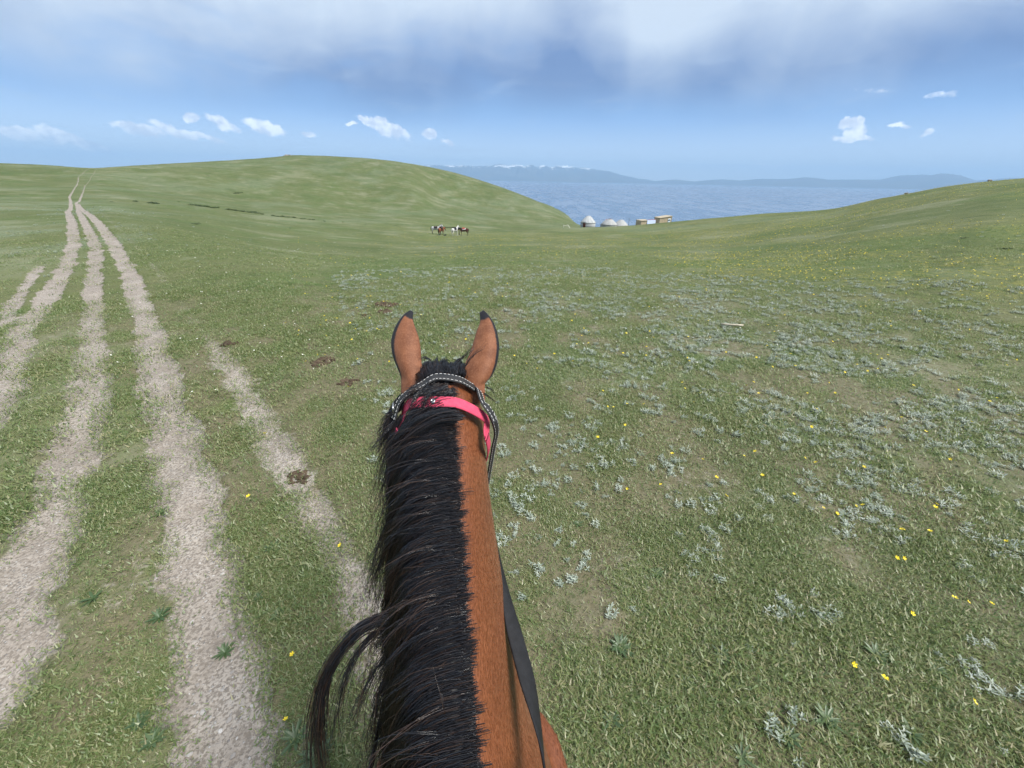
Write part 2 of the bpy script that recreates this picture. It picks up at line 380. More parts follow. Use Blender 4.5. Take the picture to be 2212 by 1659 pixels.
def ground_material():
    m = bpy.data.materials.new('meadow'); m.use_nodes = True; t = NT(m.node_tree); b = t.n['Principled BSDF']
    geo = t.new('ShaderNodeNewGeometry'); P = geo.outputs['Position']
    A = {k: t.new('ShaderNodeAttribute', attribute_name=k).outputs['Fac'] for k in ('bare', 'sage', 'yellow', 'lush', 'thin')}
    n_f = t.noise(P, 16.0, 5.0, 0.65); n_m = t.noise(P, 1.9, 5.0, 0.6); n_l = t.noise(P, 0.09, 5.0, 0.55); n_g = t.noise(P, 62.0, 3.0, 0.6)
    g = t.mix(t.mr(n_m, .3, .7), (0.0605, 0.0800, 0.0254, 1), (0.1122, 0.1220, 0.0468, 1))
    g = t.mix(t.m('MULTIPLY', t.mr(n_f, .42, .72), .75), g, (0.1464, 0.1513, 0.0683, 1))
    g = t.mix(t.m('MULTIPLY', t.mr(n_f, .50, .28), .7), g, (0.0293, 0.0410, 0.0137, 1))
    g = t.mix(t.m('MULTIPLY', t.mr(n_l, .35, .7), .55), g, (0.1220, 0.1171, 0.0566, 1))
    g = t.mix(t.m('MULTIPLY', A['lush'], .5), g, (0.0634, 0.1025, 0.0254, 1))
    g = t.mix(t.m('MULTIPLY', A['sage'], t.mr(n_f, .40, .60)), g, (0.2147, 0.2538, 0.1952, 1))
    g = t.mix(.28, g, (.090, .140, .046, 1)); n_y = t.noise(P, 4.5, 3.0, 0.7)
    g = t.mix(t.m('MULTIPLY', t.m('MULTIPLY', A['yellow'], t.mr(n_y, .48, .66)), .75), g, (0.2538, 0.2342, 0.0537, 1))
    n_t = t.noise(t.scalev(P, (1.0, .45, 1.0)), 170.0, 3.0, .7); n_t2 = t.noise(t.scalev(P, (.4, 1.0, 1.0)), 120.0, 3.0, .7)
    g = t.mix(t.m('MULTIPLY', t.mr(n_t, .54, .66), .7), g, (.25, .235, .13, 1)); g = t.mix(t.m('MULTIPLY', t.mr(n_t2, .46, .34), .8), g, (.030, .040, .016, 1))
    g = t.mix(t.m('MULTIPLY', A['thin'], .68), g, t.mix(n_f, (.10, .078, .052, 1), (.21, .17, .125, 1)))
    n_h = t.noise(P, .55, 6.0, .72); n_h2 = t.noise(t.scalev(P, (1, 1, 1)), .16, 6.0, .7)
    g = t.mix(t.m('MULTIPLY', t.mr(n_h, .56, .70), .55), g, (.19, .205, .125, 1)); g = t.mix(t.m('MULTIPLY', t.mr(n_h, .44, .30), .65), g, (.040, .062, .020, 1)); g = t.mix(t.m('MULTIPLY', t.mr(n_h2, .52, .66), .6), g, (.19, .20, .125, 1)); g = t.mix(t.m('MULTIPLY', t.mr(n_h2, .46, .32), .6), g, (.055, .085, .026, 1)); n_h3 = t.noise(P, .045, 7.0, .72); g = t.mix(t.m('MULTIPLY', t.mr(n_h3, .53, .64), .5), g, (.185, .195, .115, 1)); g = t.mix(t.m('MULTIPLY', t.mr(n_h3, .46, .36), .4), g, (.060, .085, .030, 1))
    # bare earth: pinkish grey dust with grit and small stones
    vo = t.new('ShaderNodeTexVoronoi'); t.put(vo.inputs['Vector'], P); vo.inputs['Scale'].default_value = 55.0
    sp = t.new('ShaderNodeSeparateColor'); t.put(sp.inputs[0], vo.outputs['Color'])
    e = t.mix(t.mr(n_m, .3, .7), (0.2669, 0.2300, 0.1957, 1), (0.3610, 0.3210, 0.2798, 1))
    e = t.mix(t.m('MULTIPLY', t.mr(n_f, .45, .7), .5), e, (0.4367, 0.3975, 0.3558, 1))
    e = t.mix(t.m('MULTIPLY', t.mr(n_g, .56, .40), .85), e, (0.1669, 0.1427, 0.1183, 1))
    stone = t.m('MULTIPLY', t.mr(vo.outputs['Distance'], .38, .22), t.mr(sp.outputs[0], .78, .82))
    e = t.mix(stone, e, t.mix(sp.outputs[1], (0.2000, 0.1840, 0.1760, 1), (0.4400, 0.4240, 0.4000, 1)))
    e = t.mix(t.m('MULTIPLY', t.mr(t.noise(P, 5.5, 5.0, .7), .52, .64), .5), e, (.20, .17, .14, 1))
    fb = t.mr(t.m('ADD', A['bare'], t.m('MULTIPLY', t.m('SUBTRACT', n_f, .5), .9)), .30, .62)
    t.put(b.inputs['Base Color'], t.mix(fb, g, e))
    b.inputs['Roughness'].default_value = .92; b.inputs['Specular IOR Level'].default_value = .12
    h = t.m('ADD', t.m('ADD', t.m('MULTIPLY', n_f, .025), t.m('MULTIPLY', n_g, .008)), t.m('ADD', t.m('MULTIPLY', stone, .006), t.m('MULTIPLY', n_m, .03)))
    bp = t.new('ShaderNodeBump'); bp.inputs['Strength'].default_value = .8; bp.inputs['Distance'].default_value = 1.0
    t.put(bp.inputs['Height'], h); t.put(b.inputs['Normal'], bp.outputs[0])
    return m
ground = link('ground', build_ground(), ground_material()); tag(ground, 'green short-grass meadow with worn wheel ruts running over the hills', kind='structure')

# ------------------------------------------------------------------ lake
def lake_fn(t, b):
    geo = t.new('ShaderNodeNewGeometry'); P = geo.outputs['Position']
    st = t.scalev(P, (0.30, 1.0, 1.0))
    n = t.noise(st, 0.55, 5.0, 0.6); n2 = t.noise(st, 0.10, 5.0, 0.65); n3 = t.noise(P, 0.002, 3.0, 0.5)
    bp = t.new('ShaderNodeBump'); bp.inputs['Strength'].default_value = .9; bp.inputs['Distance'].default_value = 1.0
    t.put(bp.inputs['Height'], t.m('ADD', t.m('MULTIPLY', n, .35), t.m('MULTIPLY', n2, 5.0))); t.put(b.inputs['Normal'], bp.outputs[0])
    wv = t.noise(t.scalev(P, (.045, .010, 1.0)), 1.0, 6.0, .68, .3); wv2 = t.noise(t.scalev(P, (.10, .03, 1.0)), 1.0, 4.0, .6)
    mk = t.mr(t.m('ADD', t.m('MULTIPLY', wv, .6), t.m('MULTIPLY', wv2, .4)), .44, .58)
    t.put(b.inputs['Roughness'], t.mr(mk, 0.0, 1.0, .20, .36)); t.put(b.inputs['Base Color'], t.mix(mk, (.085, .140, .220, 1), (.145, .205, .295, 1)))
me = bpy.data.meshes.new('lake'); bm = bmesh.new()
lv = [[bm.verts.new((math.sin(R(a)) * r, math.cos(R(a)) * r, LAKE_Z)) for a in range(-80, 81, 4)] for r in (100, 200, 400, 1000, 3000, 9000, 22500)]
for p, q in zip(lv[:-1], lv[1:]):
    for k in range(len(p) - 1): bm.faces.new((p[k + 1], p[k], q[k], q[k + 1]))
bmesh.ops.recalc_face_normals(bm, faces=bm.faces); bm.to_mesh(me); bm.free()
lake = link('lake', me, mat('lake_water', (.05, .1, .17), .22, .5, lake_fn, IOR=1.33)); tag(lake, kind='structure', label='blue rippled lake between the green hills and far mountains')
if me.polygons[0].normal.z < 0: me.flip_normals()

# ------------------------------------------------------------------ far mountains
def build_mountains():
    sil = [(840, 362), (880, 361), (925, 356), (960, 357), (1000, 357.5), (1040, 358.5), (1060, 357), (1080, 354), (1100, 357), (1118, 354), (1135, 359), (1150, 354), (1160, 361), (1172, 356), (1190, 361), (1205, 357), (1225, 358), (1250, 362), (1262, 361), (1290, 366), (1310, 368), (1340, 377), (1380, 386), (1394, 387),
           (1414, 391), (1440, 388.5), (1460, 387.5), (1500, 392), (1530, 389), (1560, 387), (1600, 390), (1640, 386), (1700, 386.5), (1740, 382.5), (1760, 384), (1790, 388), (1850, 387.5), (1900, 388), (1920, 383.5), (1945, 378.5), (1985, 376.5), (2010, 378), (2035, 374.5), (2050, 375), (2075, 377.5), (2095, 385), (2110, 389), (2140, 388), (2170, 385), (2212, 383), (2300, 384), (2500, 392)]
    az0, h0 = [], []
    D = 18500.0
    for px, py in sil:
        a, e = azel(px, py); az0.append(a); h0.append(D * math.tan(e) + CAM_H - LAKE_Z)
    az0 = np.array(az0); h0 = np.array(h0)
    A = np.radians(np.linspace(-24, 58, 900)); U = np.linspace(0, 1, 46)
    hs = np.interp(A, az0, h0)
    Rr = 15500 + U[:, None] * 5500 + 0 * A[None]
    Xp, Yp = Rr * np.sin(A)[None], Rr * np.cos(A)[None]
    prof = np.interp(U, [0, .12, .3, .545, .7, 1], [0, .10, .42, 1.0, .8, .0])[:, None]
    rid = 1 - np.abs(2 * fbm(Xp / 900, Yp / 2600, 3, 5, .55) - 1)
    f2 = fbm(Xp / 500, Yp / 900, 13, 4)
    mid = np.exp(-((U - .545) / .09) ** 2)[:, None]
    Z = LAKE_Z - 6 + (hs[None] + 6) * prof * (1 + (1 - mid) * ((rid - .75) * .55 + (f2 - .5) * .3))
    jag = (fbm(A * 900 + 3, A * 0, 21, 4) - .5)[None] * (28 + 90 * sstep(hs, 350, 600)[None]) * sstep(hs, 40, 120)[None] * mid
    Z = Z + jag
    na, nu = len(A), len(U); V = np.stack([Xp.ravel(), Yp.ravel(), Z.ravel()], 1)
    i, j = np.meshgrid(np.arange(nu - 1), np.arange(na - 1), indexing='ij')
    Q = np.stack([i * na + j, i * na + j + 1, (i + 1) * na + j + 1, (i + 1) * na + j], -1).reshape(-1, 4)
    return mesh_quads('mountain_range', V, Q)
def mount_fn(t, b):
    geo = t.new('ShaderNodeNewGeometry'); P = geo.outputs['Position']; s = t.new('ShaderNodeSeparateXYZ'); t.put(s.inputs[0], P)
    sv = t.scalev(P, (1, 1, 0.35)); n = t.noise(sv, 0.0035, 6.0, 0.65); n2 = t.noise(P, 0.0012, 4.0, .5)
    hgt = t.m('ADD', s.outputs[2], t.m('MULTIPLY', t.m('SUBTRACT', n, .5), 1400.0))
    rock = t.mix(t.mr(n2, .35, .65), (.055, .07, .075, 1), (.085, .085, .075, 1))
    snow = t.m('MULTIPLY', t.mr(hgt, 540.0, 620.0), t.mr(s.outputs[2], 360.0, 480.0))
    t.put(b.inputs['Base Color'], t.mix(snow, rock, (.95, .95, .95, 1)))
mtn = link('mountain_range', build_mountains(), mat('far_rock', (.07, .08, .08), .9, .1, mount_fn)); tag(mtn, 'blue hazy mountain range with snow patches beyond the lake', kind='structure')

# ------------------------------------------------------------------ haze
hz = mesh_from('haze', [(x, y, z) for x in (-23500, 23500) for y in (-23500, 23500) for z in (-60, 880)],
               [(0, 1, 3, 2), (4, 6, 7, 5), (0, 4, 5, 1), (2, 3, 7, 6), (0, 2, 6, 4), (1, 5, 7, 3)])
HM = bpy.data.materials.new('haze_air'); HM.use_nodes = True; t_ = NT(HM.node_tree); t_.n.clear()
ho = t_.new('ShaderNodeOutputMaterial'); hv = t_.new('ShaderNodeVolumePrincipled')
hv.inputs['Color'].default_value = (.44, .69, 1.0, 1); hv.inputs['Density'].default_value = 9.5e-5; hv.inputs['Anisotropy'].default_value = 0.0
for sk in ('Density Attribute', 'Color Attribute', 'Temperature Attribute'): hv.inputs[sk].default_value = ''
try: HM.cycles.homogeneous_volume = True
except Exception: pass
t_.l.new(hv.outputs[0], ho.inputs['Volume'])
haze = link('haze', hz, HM, smooth=False); tag(haze, 'thin blue haze in the far air', kind='stuff')

# ------------------------------------------------------------------ horses: one continuous body each
def loft(secs, n=26):                          # sections across the y-z plane: (y, z, angle, half width, top, bottom, narrowing at the top)
    V, F = [], []
    for (cy, cz, ang, hw, ht, hb, nar) in secs:
        a = R(ang); up = (-math.sin(a), math.cos(a))
        for k in range(n):
            th = 2 * math.pi * k / n; s, c_ = math.sin(th), math.cos(th)
            v = (ht if s > 0 else hb) * s; x = hw * c_ * (1 - nar * max(0, s) ** 1.5)
            V.append((x, cy + up[0] * v, cz + up[1] * v))
    for i in range(len(secs) - 1):
        for k in range(n):
            a0, a1 = i * n + k, i * n + (k + 1) % n
            F.append((a0, a1, a1 + n, a0 + n))
    F.append(tuple(range(n))[::-1]); F.append(tuple(range((len(secs) - 1) * n, len(secs) * n)))
    return V, F
def tube_v(pts, n=14):                         # vertical limb: (x, y, z, rx, ry)
    V, F = [], []
    for (x, y, z, rx, ry) in pts:
        for k in range(n):
            th = 2 * math.pi * k / n; V.append((x + rx * math.cos(th), y + ry * math.sin(th), z))
    for i in range(len(pts) - 1):
        for k in range(n):
            a0, a1 = i * n + k, i * n + (k + 1) % n; F.append((a0, a1, a1 + n, a0 + n))
    F.append(tuple(range(n))[::-1]); F.append(tuple(range((len(pts) - 1) * n, len(pts) * n)))
    return V, F
def fuse(name, pieces, voxel, smooth_it=6):    # join overlapping lofts into one skin
    bm = bmesh.new()
    for V, F in pieces:
        vs = [bm.verts.new(v) for v in V]
        for f in F: bm.faces.new([vs[i] for i in f])
    bmesh.ops.recalc_face_normals(bm, faces=bm.faces)
    me = bpy.data.meshes.new(name + '_lofts'); bm.to_mesh(me); bm.free()
    o = bpy.data.objects.new(name + '_tmp', me); COL.objects.link(o)
    r = o.modifiers.new('r', 'REMESH'); r.mode = 'VOXEL'; r.voxel_size = voxel
    s = o.modifiers.new('s', 'SMOOTH'); s.iterations = smooth_it; s.factor = 0.5
    dg = bpy.context.evaluated_depsgraph_get(); dg.update()
    out = bpy.data.meshes.new_from_object(o.evaluated_get(dg)); out.name = name
    bpy.data.objects.remove(o); bpy.data.meshes.remove(me)
    return out
TORSO = [(-1.06, 1.12, 0, .09, .13, .16, 0), (-1.00, 1.12, 0, .18, .22, .26, 0), (-.85, 1.11, 0, .25, .285, .30, .1), (-.6, 1.09, 0, .265, .29, .31, .15), (-.3, 1.06, 0, .285, .30, .32, .15),
         (0, 1.05, 0, .28, .315, .33, .2), (.2, 1.07, 0, .200, .335, .33, .45), (.36, 1.08, 0, .172, .30, .30, .3), (.52, 1.08, 0, .15, .20, .24, .1), (.62, 1.07, 0, .09, .11, .14, 0)]
NECK_UP = [(.16, 1.405, 30, .150, .62, .5), (.28, 1.43, 35, .132, .57, .45), (.40, 1.485, 36, .118, .49, .35), (.53, 1.56, 35, .106, .42, .3), (.66, 1.635, 32, .098, .36, .28), (.78, 1.70, 25, .097, .315, .22), (.88, 1.745, 15, .102, .28, .2), (.95, 1.755, 0, .10, .24, .2)]
HEAD_UP = [(.88, 1.63, -30, .095, .10, .12, .1), (.97, 1.595, -45, .110, .10, .15, .1), (1.05, 1.53, -50, .112, .095, .15, .1), (1.14, 1.42, -52, .086, .08, .115, .1), (1.23, 1.30, -52, .062, .065, .078, 0), (1.31, 1.20, -52, .057, .06, .065, 0), (1.36, 1.135, -52, .05, .045, .05, 0), (1.385, 1.105, -52, .02, .02, .02, 0)]
NECK_LOW = [(.16, 1.40, 12, .185, .62, .5), (.30, 1.41, 10, .15, .55, .45), (.45, 1.425, 6, .12, .46, .35), (.60, 1.43, 2, .105, .38, .3), (.75, 1.42, -8, .10, .32, .25), (.87, 1.39, -20, .10, .27, .2), (.95, 1.35, -30, .10, .24, .2)]
HEAD_LOW = [(.90, 1.25, -40, .095, .10, .12, .1), (.97, 1.20, -52, .110, .10, .15, .1), (1.04, 1.13, -56, .112, .095, .15, .1), (1.11, 1.01, -58, .086, .08, .115, .1), (1.18, .89, -58, .062, .065, .078, 0), (1.25, .78, -58, .057, .06, .065, 0), (1.29, .71, -58, .05, .045, .05, 0), (1.305, .68, -58, .02, .02, .02, 0)]
def legs(stance=0.0):
    P = []
    for s in (-1, 1):
        d = stance * s
        P.append(tube_v([(s * .13, .34, 1.06, .09, .15), (s * .14, .36, .86, .075, .10), (s * .135, .37 + d * .3, .66, .058, .07), (s * .13, .38 + d * .6, .47, .048, .053), (s * .13, .38 + d * .8, .40, .04, .042), (s * .13, .375 + d, .18, .03, .034), (s * .13, .385 + d, .11, .036, .04), (s * .13, .41 + d, .07, .035, .04), (s * .13, .42 + d, .05, .05, .06), (s * .13, .425 + d, .0, .055, .068)]))
        P.append(tube_v([(s * .13, -.80, 1.15, .11, .24), (s * .15, -.79, .92, .095, .20), (s * .145, -.78 - d * .2, .76, .07, .12), (s * .135, -.86 - d * .5, .60, .048, .07), (s * .13, -.94 - d * .8, .50, .042, .055), (s * .13, -.925 - d, .42, .036, .042), (s * .13, -.90 - d, .20, .03, .034), (s * .13, -.895 - d, .11, .037, .041), (s * .13, -.87 - d, .07, .036, .04), (s * .13, -.86 - d, .05, .05, .06), (s * .13, -.855 - d, .0, .055, .066)]))
    return P
def neck_secs(lst): return [(y + math.sin(R(a)) * d * .5, z - math.cos(R(a)) * d * .5, a, hw, d * .5, d * .5, nar) for (y, z, a, hw, d, nar) in lst]
def horse_body(name, voxel, low=False, stance=0.0, sm=6):
    nk, hd = (NECK_LOW, HEAD_LOW) if low else (NECK_UP, HEAD_UP)
    return fuse(name, [loft(TORSO), loft(neck_secs(nk)), loft(hd)] + legs(stance), voxel, sm)

# where the ridden horse stands: withers and poll from the picture, at the size of a small riding horse
_w = at_depth(1004, 1625, 1.0) - CAMP; WITH = CAMP + _w * ((1.43 - CAM_H) / _w[2])
POLL = at_depth(957, 803, 1.0)
_dv = (POLL - WITH)[:2]; YAW = math.atan2(-_dv[0], _dv[1])
KS = float(np.hypot(*_dv)) / (.95 - .28)       # scale along the neck
ORG = WITH[:2] - np.array([-math.sin(YAW), math.cos(YAW)]) * .28 * KS
ZB = gz(*ORG)
print('horse yaw', math.degrees(YAW), 'scale', KS, 'org', ORG, 'poll', POLL, 'with', WITH, 'ground', ZB)
HZ = (POLL[2]) / 1.755
HM_ = Matrix.Translation((ORG[0], ORG[1], 0)) @ Matrix.Rotation(YAW, 4, 'Z')
HMI = HM_.inverted()
def L2W(p): return np.array(HM_ @ Vector(p))
def W2L(p): return np.array(HMI @ Vector(p))

def coat_fn(c1, c2, legs_dark=True, fuzz=True):
    def f(t, b):
        tc = t.new('ShaderNodeTexCoord'); v = tc.outputs['Object']; s = t.new('ShaderNodeSeparateXYZ'); t.put(s.inputs[0], v)
        n = t.noise(v, 5.0, 4.0); nf = t.noise(t.scalev(v, (1.0, .22, .4)), 620.0, 2.0, .6); nm = t.noise(t.scalev(v, (1, .4, .6)), 38.0, 3.0)
        c = t.mix(t.mr(n, .3, .7), (*c1, 1), (*c2, 1))
        c = t.mix(t.m('MULTIPLY', t.mr(nf, .42, .68), .30), c, tuple(x * 1.7 for x in c2) + (1,))
        c = t.mix(t.m('MULTIPLY', t.mr(nm, .55, .3), .18), c, tuple(x * .5 for x in c1) + (1,))
        if legs_dark: c = t.mix(t.mr(s.outputs[2], .62, .42), c, (.012, .010, .010, 1))
        t.put(b.inputs['Base Color'], c)
        if fuzz:
            bp = t.new('ShaderNodeBump'); bp.inputs['Strength'].default_value = .55; bp.inputs['Distance'].default_value = .0016
            t.put(bp.inputs['Height'], nf); t.put(b.inputs['Normal'], bp.outputs[0])
            b.inputs['Sheen Weight'].default_value = .25; b.inputs['Sheen Roughness'].default_value = .4; b.inputs['Sheen Tint'].default_value = (1, .75, .55, 1)
    return f
BAY = mat('bay_coat', (.2, .07, .025), .46, .42, coat_fn((.140, .044, .016), (.205, .068, .026)))
EARM = mat('ear_coat', (.2, .07, .03), .6, .2)
def ear_mat():
    t = NT(EARM.node_tree); b = t.n['Principled BSDF']; tc = t.new('ShaderNodeTexCoord'); v = tc.outputs['Object']
    a = t.new('ShaderNodeAttribute', attribute_name='rim').outputs['Fac']
    nf = t.noise(t.scalev(v, (1, 1, .22)), 300.0, 3.0, .6); n = t.noise(v, 30.0, 3.0)
    c = t.mix(t.mr(n, .3, .7), (.135, .048, .022, 1), (.20, .078, .037, 1))
    c = t.mix(t.m('MULTIPLY', t.mr(nf, .45, .7), .45), c, (.29, .13, .07, 1))
    c = t.mix(t.mr(t.m('ADD', a, t.m('MULTIPLY', t.m('SUBTRACT', nf, .5), .35)), .42, .62), c, (.010, .010, .013, 1))
    t.put(b.inputs['Base Color'], c)
    bp = t.new('ShaderNodeBump'); bp.inputs['Strength'].default_value = .5; bp.inputs['Distance'].default_value = .0014
    t.put(bp.inputs['Height'], nf); t.put(b.inputs['Normal'], bp.outputs[0]); b.inputs['Sheen Weight'].default_value = .08
ear_mat()
def hair_fn(t, b):
    a = t.new('ShaderNodeAttribute', attribute_name='tint').outputs['Fac']
    t.put(b.inputs['Base Color'], t.mix(a, (.0055, .0055, .0075, 1), (.050, .028, .018, 1)))
HAIR = mat('black_horsehair', (.01, .01, .012), .28, .8, hair_fn)
HAIRB = mat('black_underhair', (.008, .008, .010), .6, .3)

# ---- the ridden horse
horse = empty('bay_horse', (ORG[0], ORG[1], 0), YAW)
tag(horse, 'large bay horse seen from its back, black mane falling left over its neck', 'horse')
SZ = Matrix.Diagonal((1.0, KS, 1.0, 1.0))
body_me = horse_body('body', .011, stance=.06, sm=8)
_v = np.empty(len(body_me.vertices) * 3, np.float32); body_me.vertices.foreach_get('co', _v); _v = _v.reshape(-1, 3)
fz = np.where(_v[:, 2] > 1.0, 1.0, 1.0)
_v[:, 1] *= KS; _v[:, 2] = np.where(_v[:, 2] > 1.40, 1.40 + (_v[:, 2] - 1.40) * (POLL[2] - 1.40) / .355, _v[:, 2])
_v[:, 2] += np.clip(1 - _v[:, 2] / .6, 0, 1) * ZB
body_me.vertices.foreach_set('co', _v.ravel()); body_me.update()
body = link('body', body_me, BAY, horse)
HB = BVHTree.FromPolygons([Vector(HM_ @ Vector(p)) for p in _v.tolist()], [tuple(p.vertices) for p in body_me.polygons])
def zfix(z): return 1.40 + (z - 1.40) * (POLL[2] - 1.40) / .355 if z > 1.40 else z
CREST = np.array([(y * KS, zfix(z)) for (y, z, *_r) in NECK_UP])
def crest(s):                                  # s 0 at the withers, 1 at the poll
    y = CREST[1, 0] + s * (CREST[-1, 0] - CREST[1, 0]); return y, np.interp(y, CREST[:, 0], CREST[:, 1])

# ---- short coat hair over the neck and poll, lying back along the body
def coat_hair():
    g = np.random.default_rng(77); me = body_me; nf = len(me.polygons)
    ctr = np.empty(nf * 3, np.float32); me.polygons.foreach_get('center', ctr); ctr = ctr.reshape(-1, 3)
    nor = np.empty(nf * 3, np.float32); me.polygons.foreach_get('normal', nor); nor = nor.reshape(-1, 3)
    k = np.where((ctr[:, 1] > .12) & (ctr[:, 1] < 1.12) & (ctr[:, 2] > 1.02) & (ctr[:, 0] > -.06))[0]
    i = np.repeat(k, 9); n = len(i); P = ctr[i] + g.normal(size=(n, 3)) * .005; N = nor[i]; P -= N * ((P - ctr[i]) * N).sum(1, keepdims=True)
    nz = np.stack([fbm(P[:, 1] * 9 + 3 * j, P[:, 2] * 9 + P[:, 0] * 5, 60 + j, 2) - .5 for j in range(3)], 1)
    D = np.array([0, -1.0, -.55]) + nz * .9 + g.normal(size=(n, 3)) * .16; D -= N * (D * N).sum(1, keepdims=True); D /= np.linalg.norm(D, axis=1, keepdims=True)
    L = (.006 + .005 * g.random(n))[:, None]; S = np.cross(D, N); w = .00042
    T = P + D * L + N * L * (.04 + .10 * g.random((n, 1))); V = np.stack([P - S * w, P + S * w, T], 1).reshape(-1, 3)
    o = mesh_quads('coat_hair', V, np.arange(n * 3).reshape(-1, 3)); fattr(o, 'tint', np.repeat(g.random(n), 3)); return o
def fur_fn(t, b):
    a = t.new('ShaderNodeAttribute', attribute_name='tint').outputs['Fac']
    t.put(b.inputs['Base Color'], t.mix(a, (.140, .044, .0165, 1), (.205, .068, .026, 1)))
ch = link('coat_hair', coat_hair(), mat('bay_hair', (.15, .05, .02), .38, .55, fur_fn), body, smooth=False); ch['kind'] = 'stuff'

# ---- ears: cupped leaves with dark rims
def make_ear(name, side, base, outer, inner, depth_tip):
    # outer / inner edges traced as pixels from base to tip, both at the ear's own depth; the cup opens forward
    n, m_ = 22, 13
    def resample(pts):
        pts = np.array(pts, float); d = np.r_[0, np.cumsum(np.hypot(*np.diff(pts, axis=0).T))]; q = np.linspace(0, d[-1], n)
        return np.stack([pchip(d, pts[:, 0], q), pchip(d, pts[:, 1], q)], 1)
    O, I = resample(outer), resample(inner); V, rim = [], []
    for i in range(n):
        t = i / (n - 1); dep = base + (depth_tip - base) * t
        po, pi_ = at_depth(*O[i], dep), at_depth(*I[i], dep); w = np.linalg.norm(po - pi_)
        fwd = np.array([-math.sin(YAW), math.cos(YAW), .12])
        for k in range(m_):
            u = k / (m_ - 1); p = po + (pi_ - po) * u
            cup = (1 - (2 * u - 1) ** 2)
            ridge = .10 * math.exp(-((u - .45) / .16) ** 2)
            V.append(p - fwd * (cup * w * .36 + ridge * w * .5 * (1 - t) - (.016 if t > .9 else 0) * (t - .9) * 10))
            edge = max(0, 1 - u / .28) if t < .97 else 1
            rim.append(max(edge * sstep(np.array(t), .0, .35), float(sstep(np.array(t), .86, .97)), .75 * max(0, 1 - (1 - u) / .07) * float(sstep(np.array(t), .55, .8))))
    F = [(i * m_ + k, i * m_ + k + 1, (i + 1) * m_ + k + 1, (i + 1) * m_ + k) for i in range(n - 1) for k in range(m_ - 1)]
    V = [W2L(v) for v in V]
    me = mesh_from(name, V, F); fattr(me, 'rim', rim)
    o = link(name, me, EARM, horse)
    md = o.modifiers.new('thick', 'SOLIDIFY'); md.thickness = .005; md.offset = -1
    sb = o.modifiers.new('sub', 'SUBSURF'); sb.levels = 1; sb.render_levels = 1
    return o
def z1(x, y): return (768 + .2381 * x, 647.4 + .2381 * y)
make_ear('ear', -1, 1.02, [z1(405, 880), z1(408, 720), z1(365, 600), z1(325, 480), z1(316, 380), z1(345, 262), z1(395, 175), z1(450, 122), z1(505, 108)], [z1(640, 850), z1(630, 700), z1(603, 560), z1(597, 450), z1(582, 355), z1(552, 262), z1(526, 195), z1(520, 155), z1(528, 122)], 1.09)
make_ear('ear', 1, 1.02, [z1(1170, 920), z1(1165, 760), z1(1235, 680), z1(1285, 540), z1(1297, 420), z1(1280, 300), z1(1245, 205), z1(1195, 140), z1(1160, 118)], [z1(985, 880), z1(985, 720), z1(990, 620), z1(1040, 480), z1(1075, 385), z1(1105, 280), z1(1138, 210), z1(1142, 165), z1(1135, 135)], 1.09)

# ---- hair
def strands(guides, per, spread0, spread1, r0, K=12, wav=.004, tintmix=.16, seed=1, jl=.25):
    g = np.random.default_rng(seed); G = len(guides); guides = np.asarray(guides)
    idx = np.repeat(np.arange(G), per); N = len(idx)
    P = guides[idx].copy()
    T = np.linspace(0, 1, P.shape[1])
    if P.shape[1] != K:
        tq = np.linspace(0, 1, K); i = np.clip((tq * (P.shape[1] - 1)).astype(int), 0, P.shape[1] - 2); f = tq * (P.shape[1] - 1) - i
        P = P[:, i] * (1 - f)[None, :, None] + P[:, i + 1] * f[None, :, None]
    T = np.linspace(0, 1, K)
    # random length: squeeze along the strand
    ln = 1 - g.random(N) * jl
    fi = np.clip(T[None] * ln[:, None] * (K - 1), 0, K - 1.001); i = fi.astype(int); f = (fi - i)[..., None]
    rows = np.arange(N)[:, None]; P = P[rows, i] * (1 - f) + P[rows, i + 1] * f
    off0 = g.normal(size=(N, 3)) * spread0; off1 = g.normal(size=(N, 3)) * spread1
    P += off0[:, None] * (1 - T)[None, :, None] + off1[:, None] * T[None, :, None] ** 1.3
    ph = g.random((N, 3)) * 6.28; fr = 1.2 + g.random((N, 3)) * 2.2
    P += wav * (T[None, :, None]) * np.sin(ph[:, None] + fr[:, None] * T[None, :, None] * 6.28) * g.random((N, 1, 1))
    rad = r0 * (.7 + .6 * g.random(N))[:, None] * (1 - .75 * T ** 2)[None]
    tan = np.gradient(P, axis=1); tan /= np.linalg.norm(tan, axis=2, keepdims=True) + 1e-9
    ref = np.array([.31, .77, .55]); n1 = np.cross(tan, ref); n1 /= np.linalg.norm(n1, axis=2, keepdims=True) + 1e-9; n2 = np.cross(tan, n1)
    V = np.empty((N, K, 3, 3))
    for k in range(3):
        th = 2 * math.pi * k / 3; V[:, :, k] = P + rad[..., None] * (n1 * math.cos(th) + n2 * math.sin(th))
    tint = np.clip(g.random(N) ** 6 * 1.2, 0, 1) * (tintmix / .12)
    tv = np.repeat(np.clip(tint[:, None] * (.35 + .65 * T[None]), 0, 1)[..., None], 3, 2)
    q = []
    b = (np.arange(N)[:, None] * K + np.arange(K - 1)[None]).reshape(-1) * 3
    for k in range(3):
        k2 = (k + 1) % 3; q.append(np.stack([b + k, b + k2, b + 3 + k2, b + 3 + k], 1))
    return V.reshape(-1, 3), np.concatenate(q), tv.reshape(-1)
def hair_mesh(name, sets):
    VV, QQ, TT, o = [], [], [], 0
    for V, Q, t in sets: VV.append(V); QQ.append(Q + o); TT.append(t); o += len(V)
    me = mesh_quads(name, np.concatenate(VV), np.concatenate(QQ)); fattr(me, 'tint', np.concatenate(TT)); return me
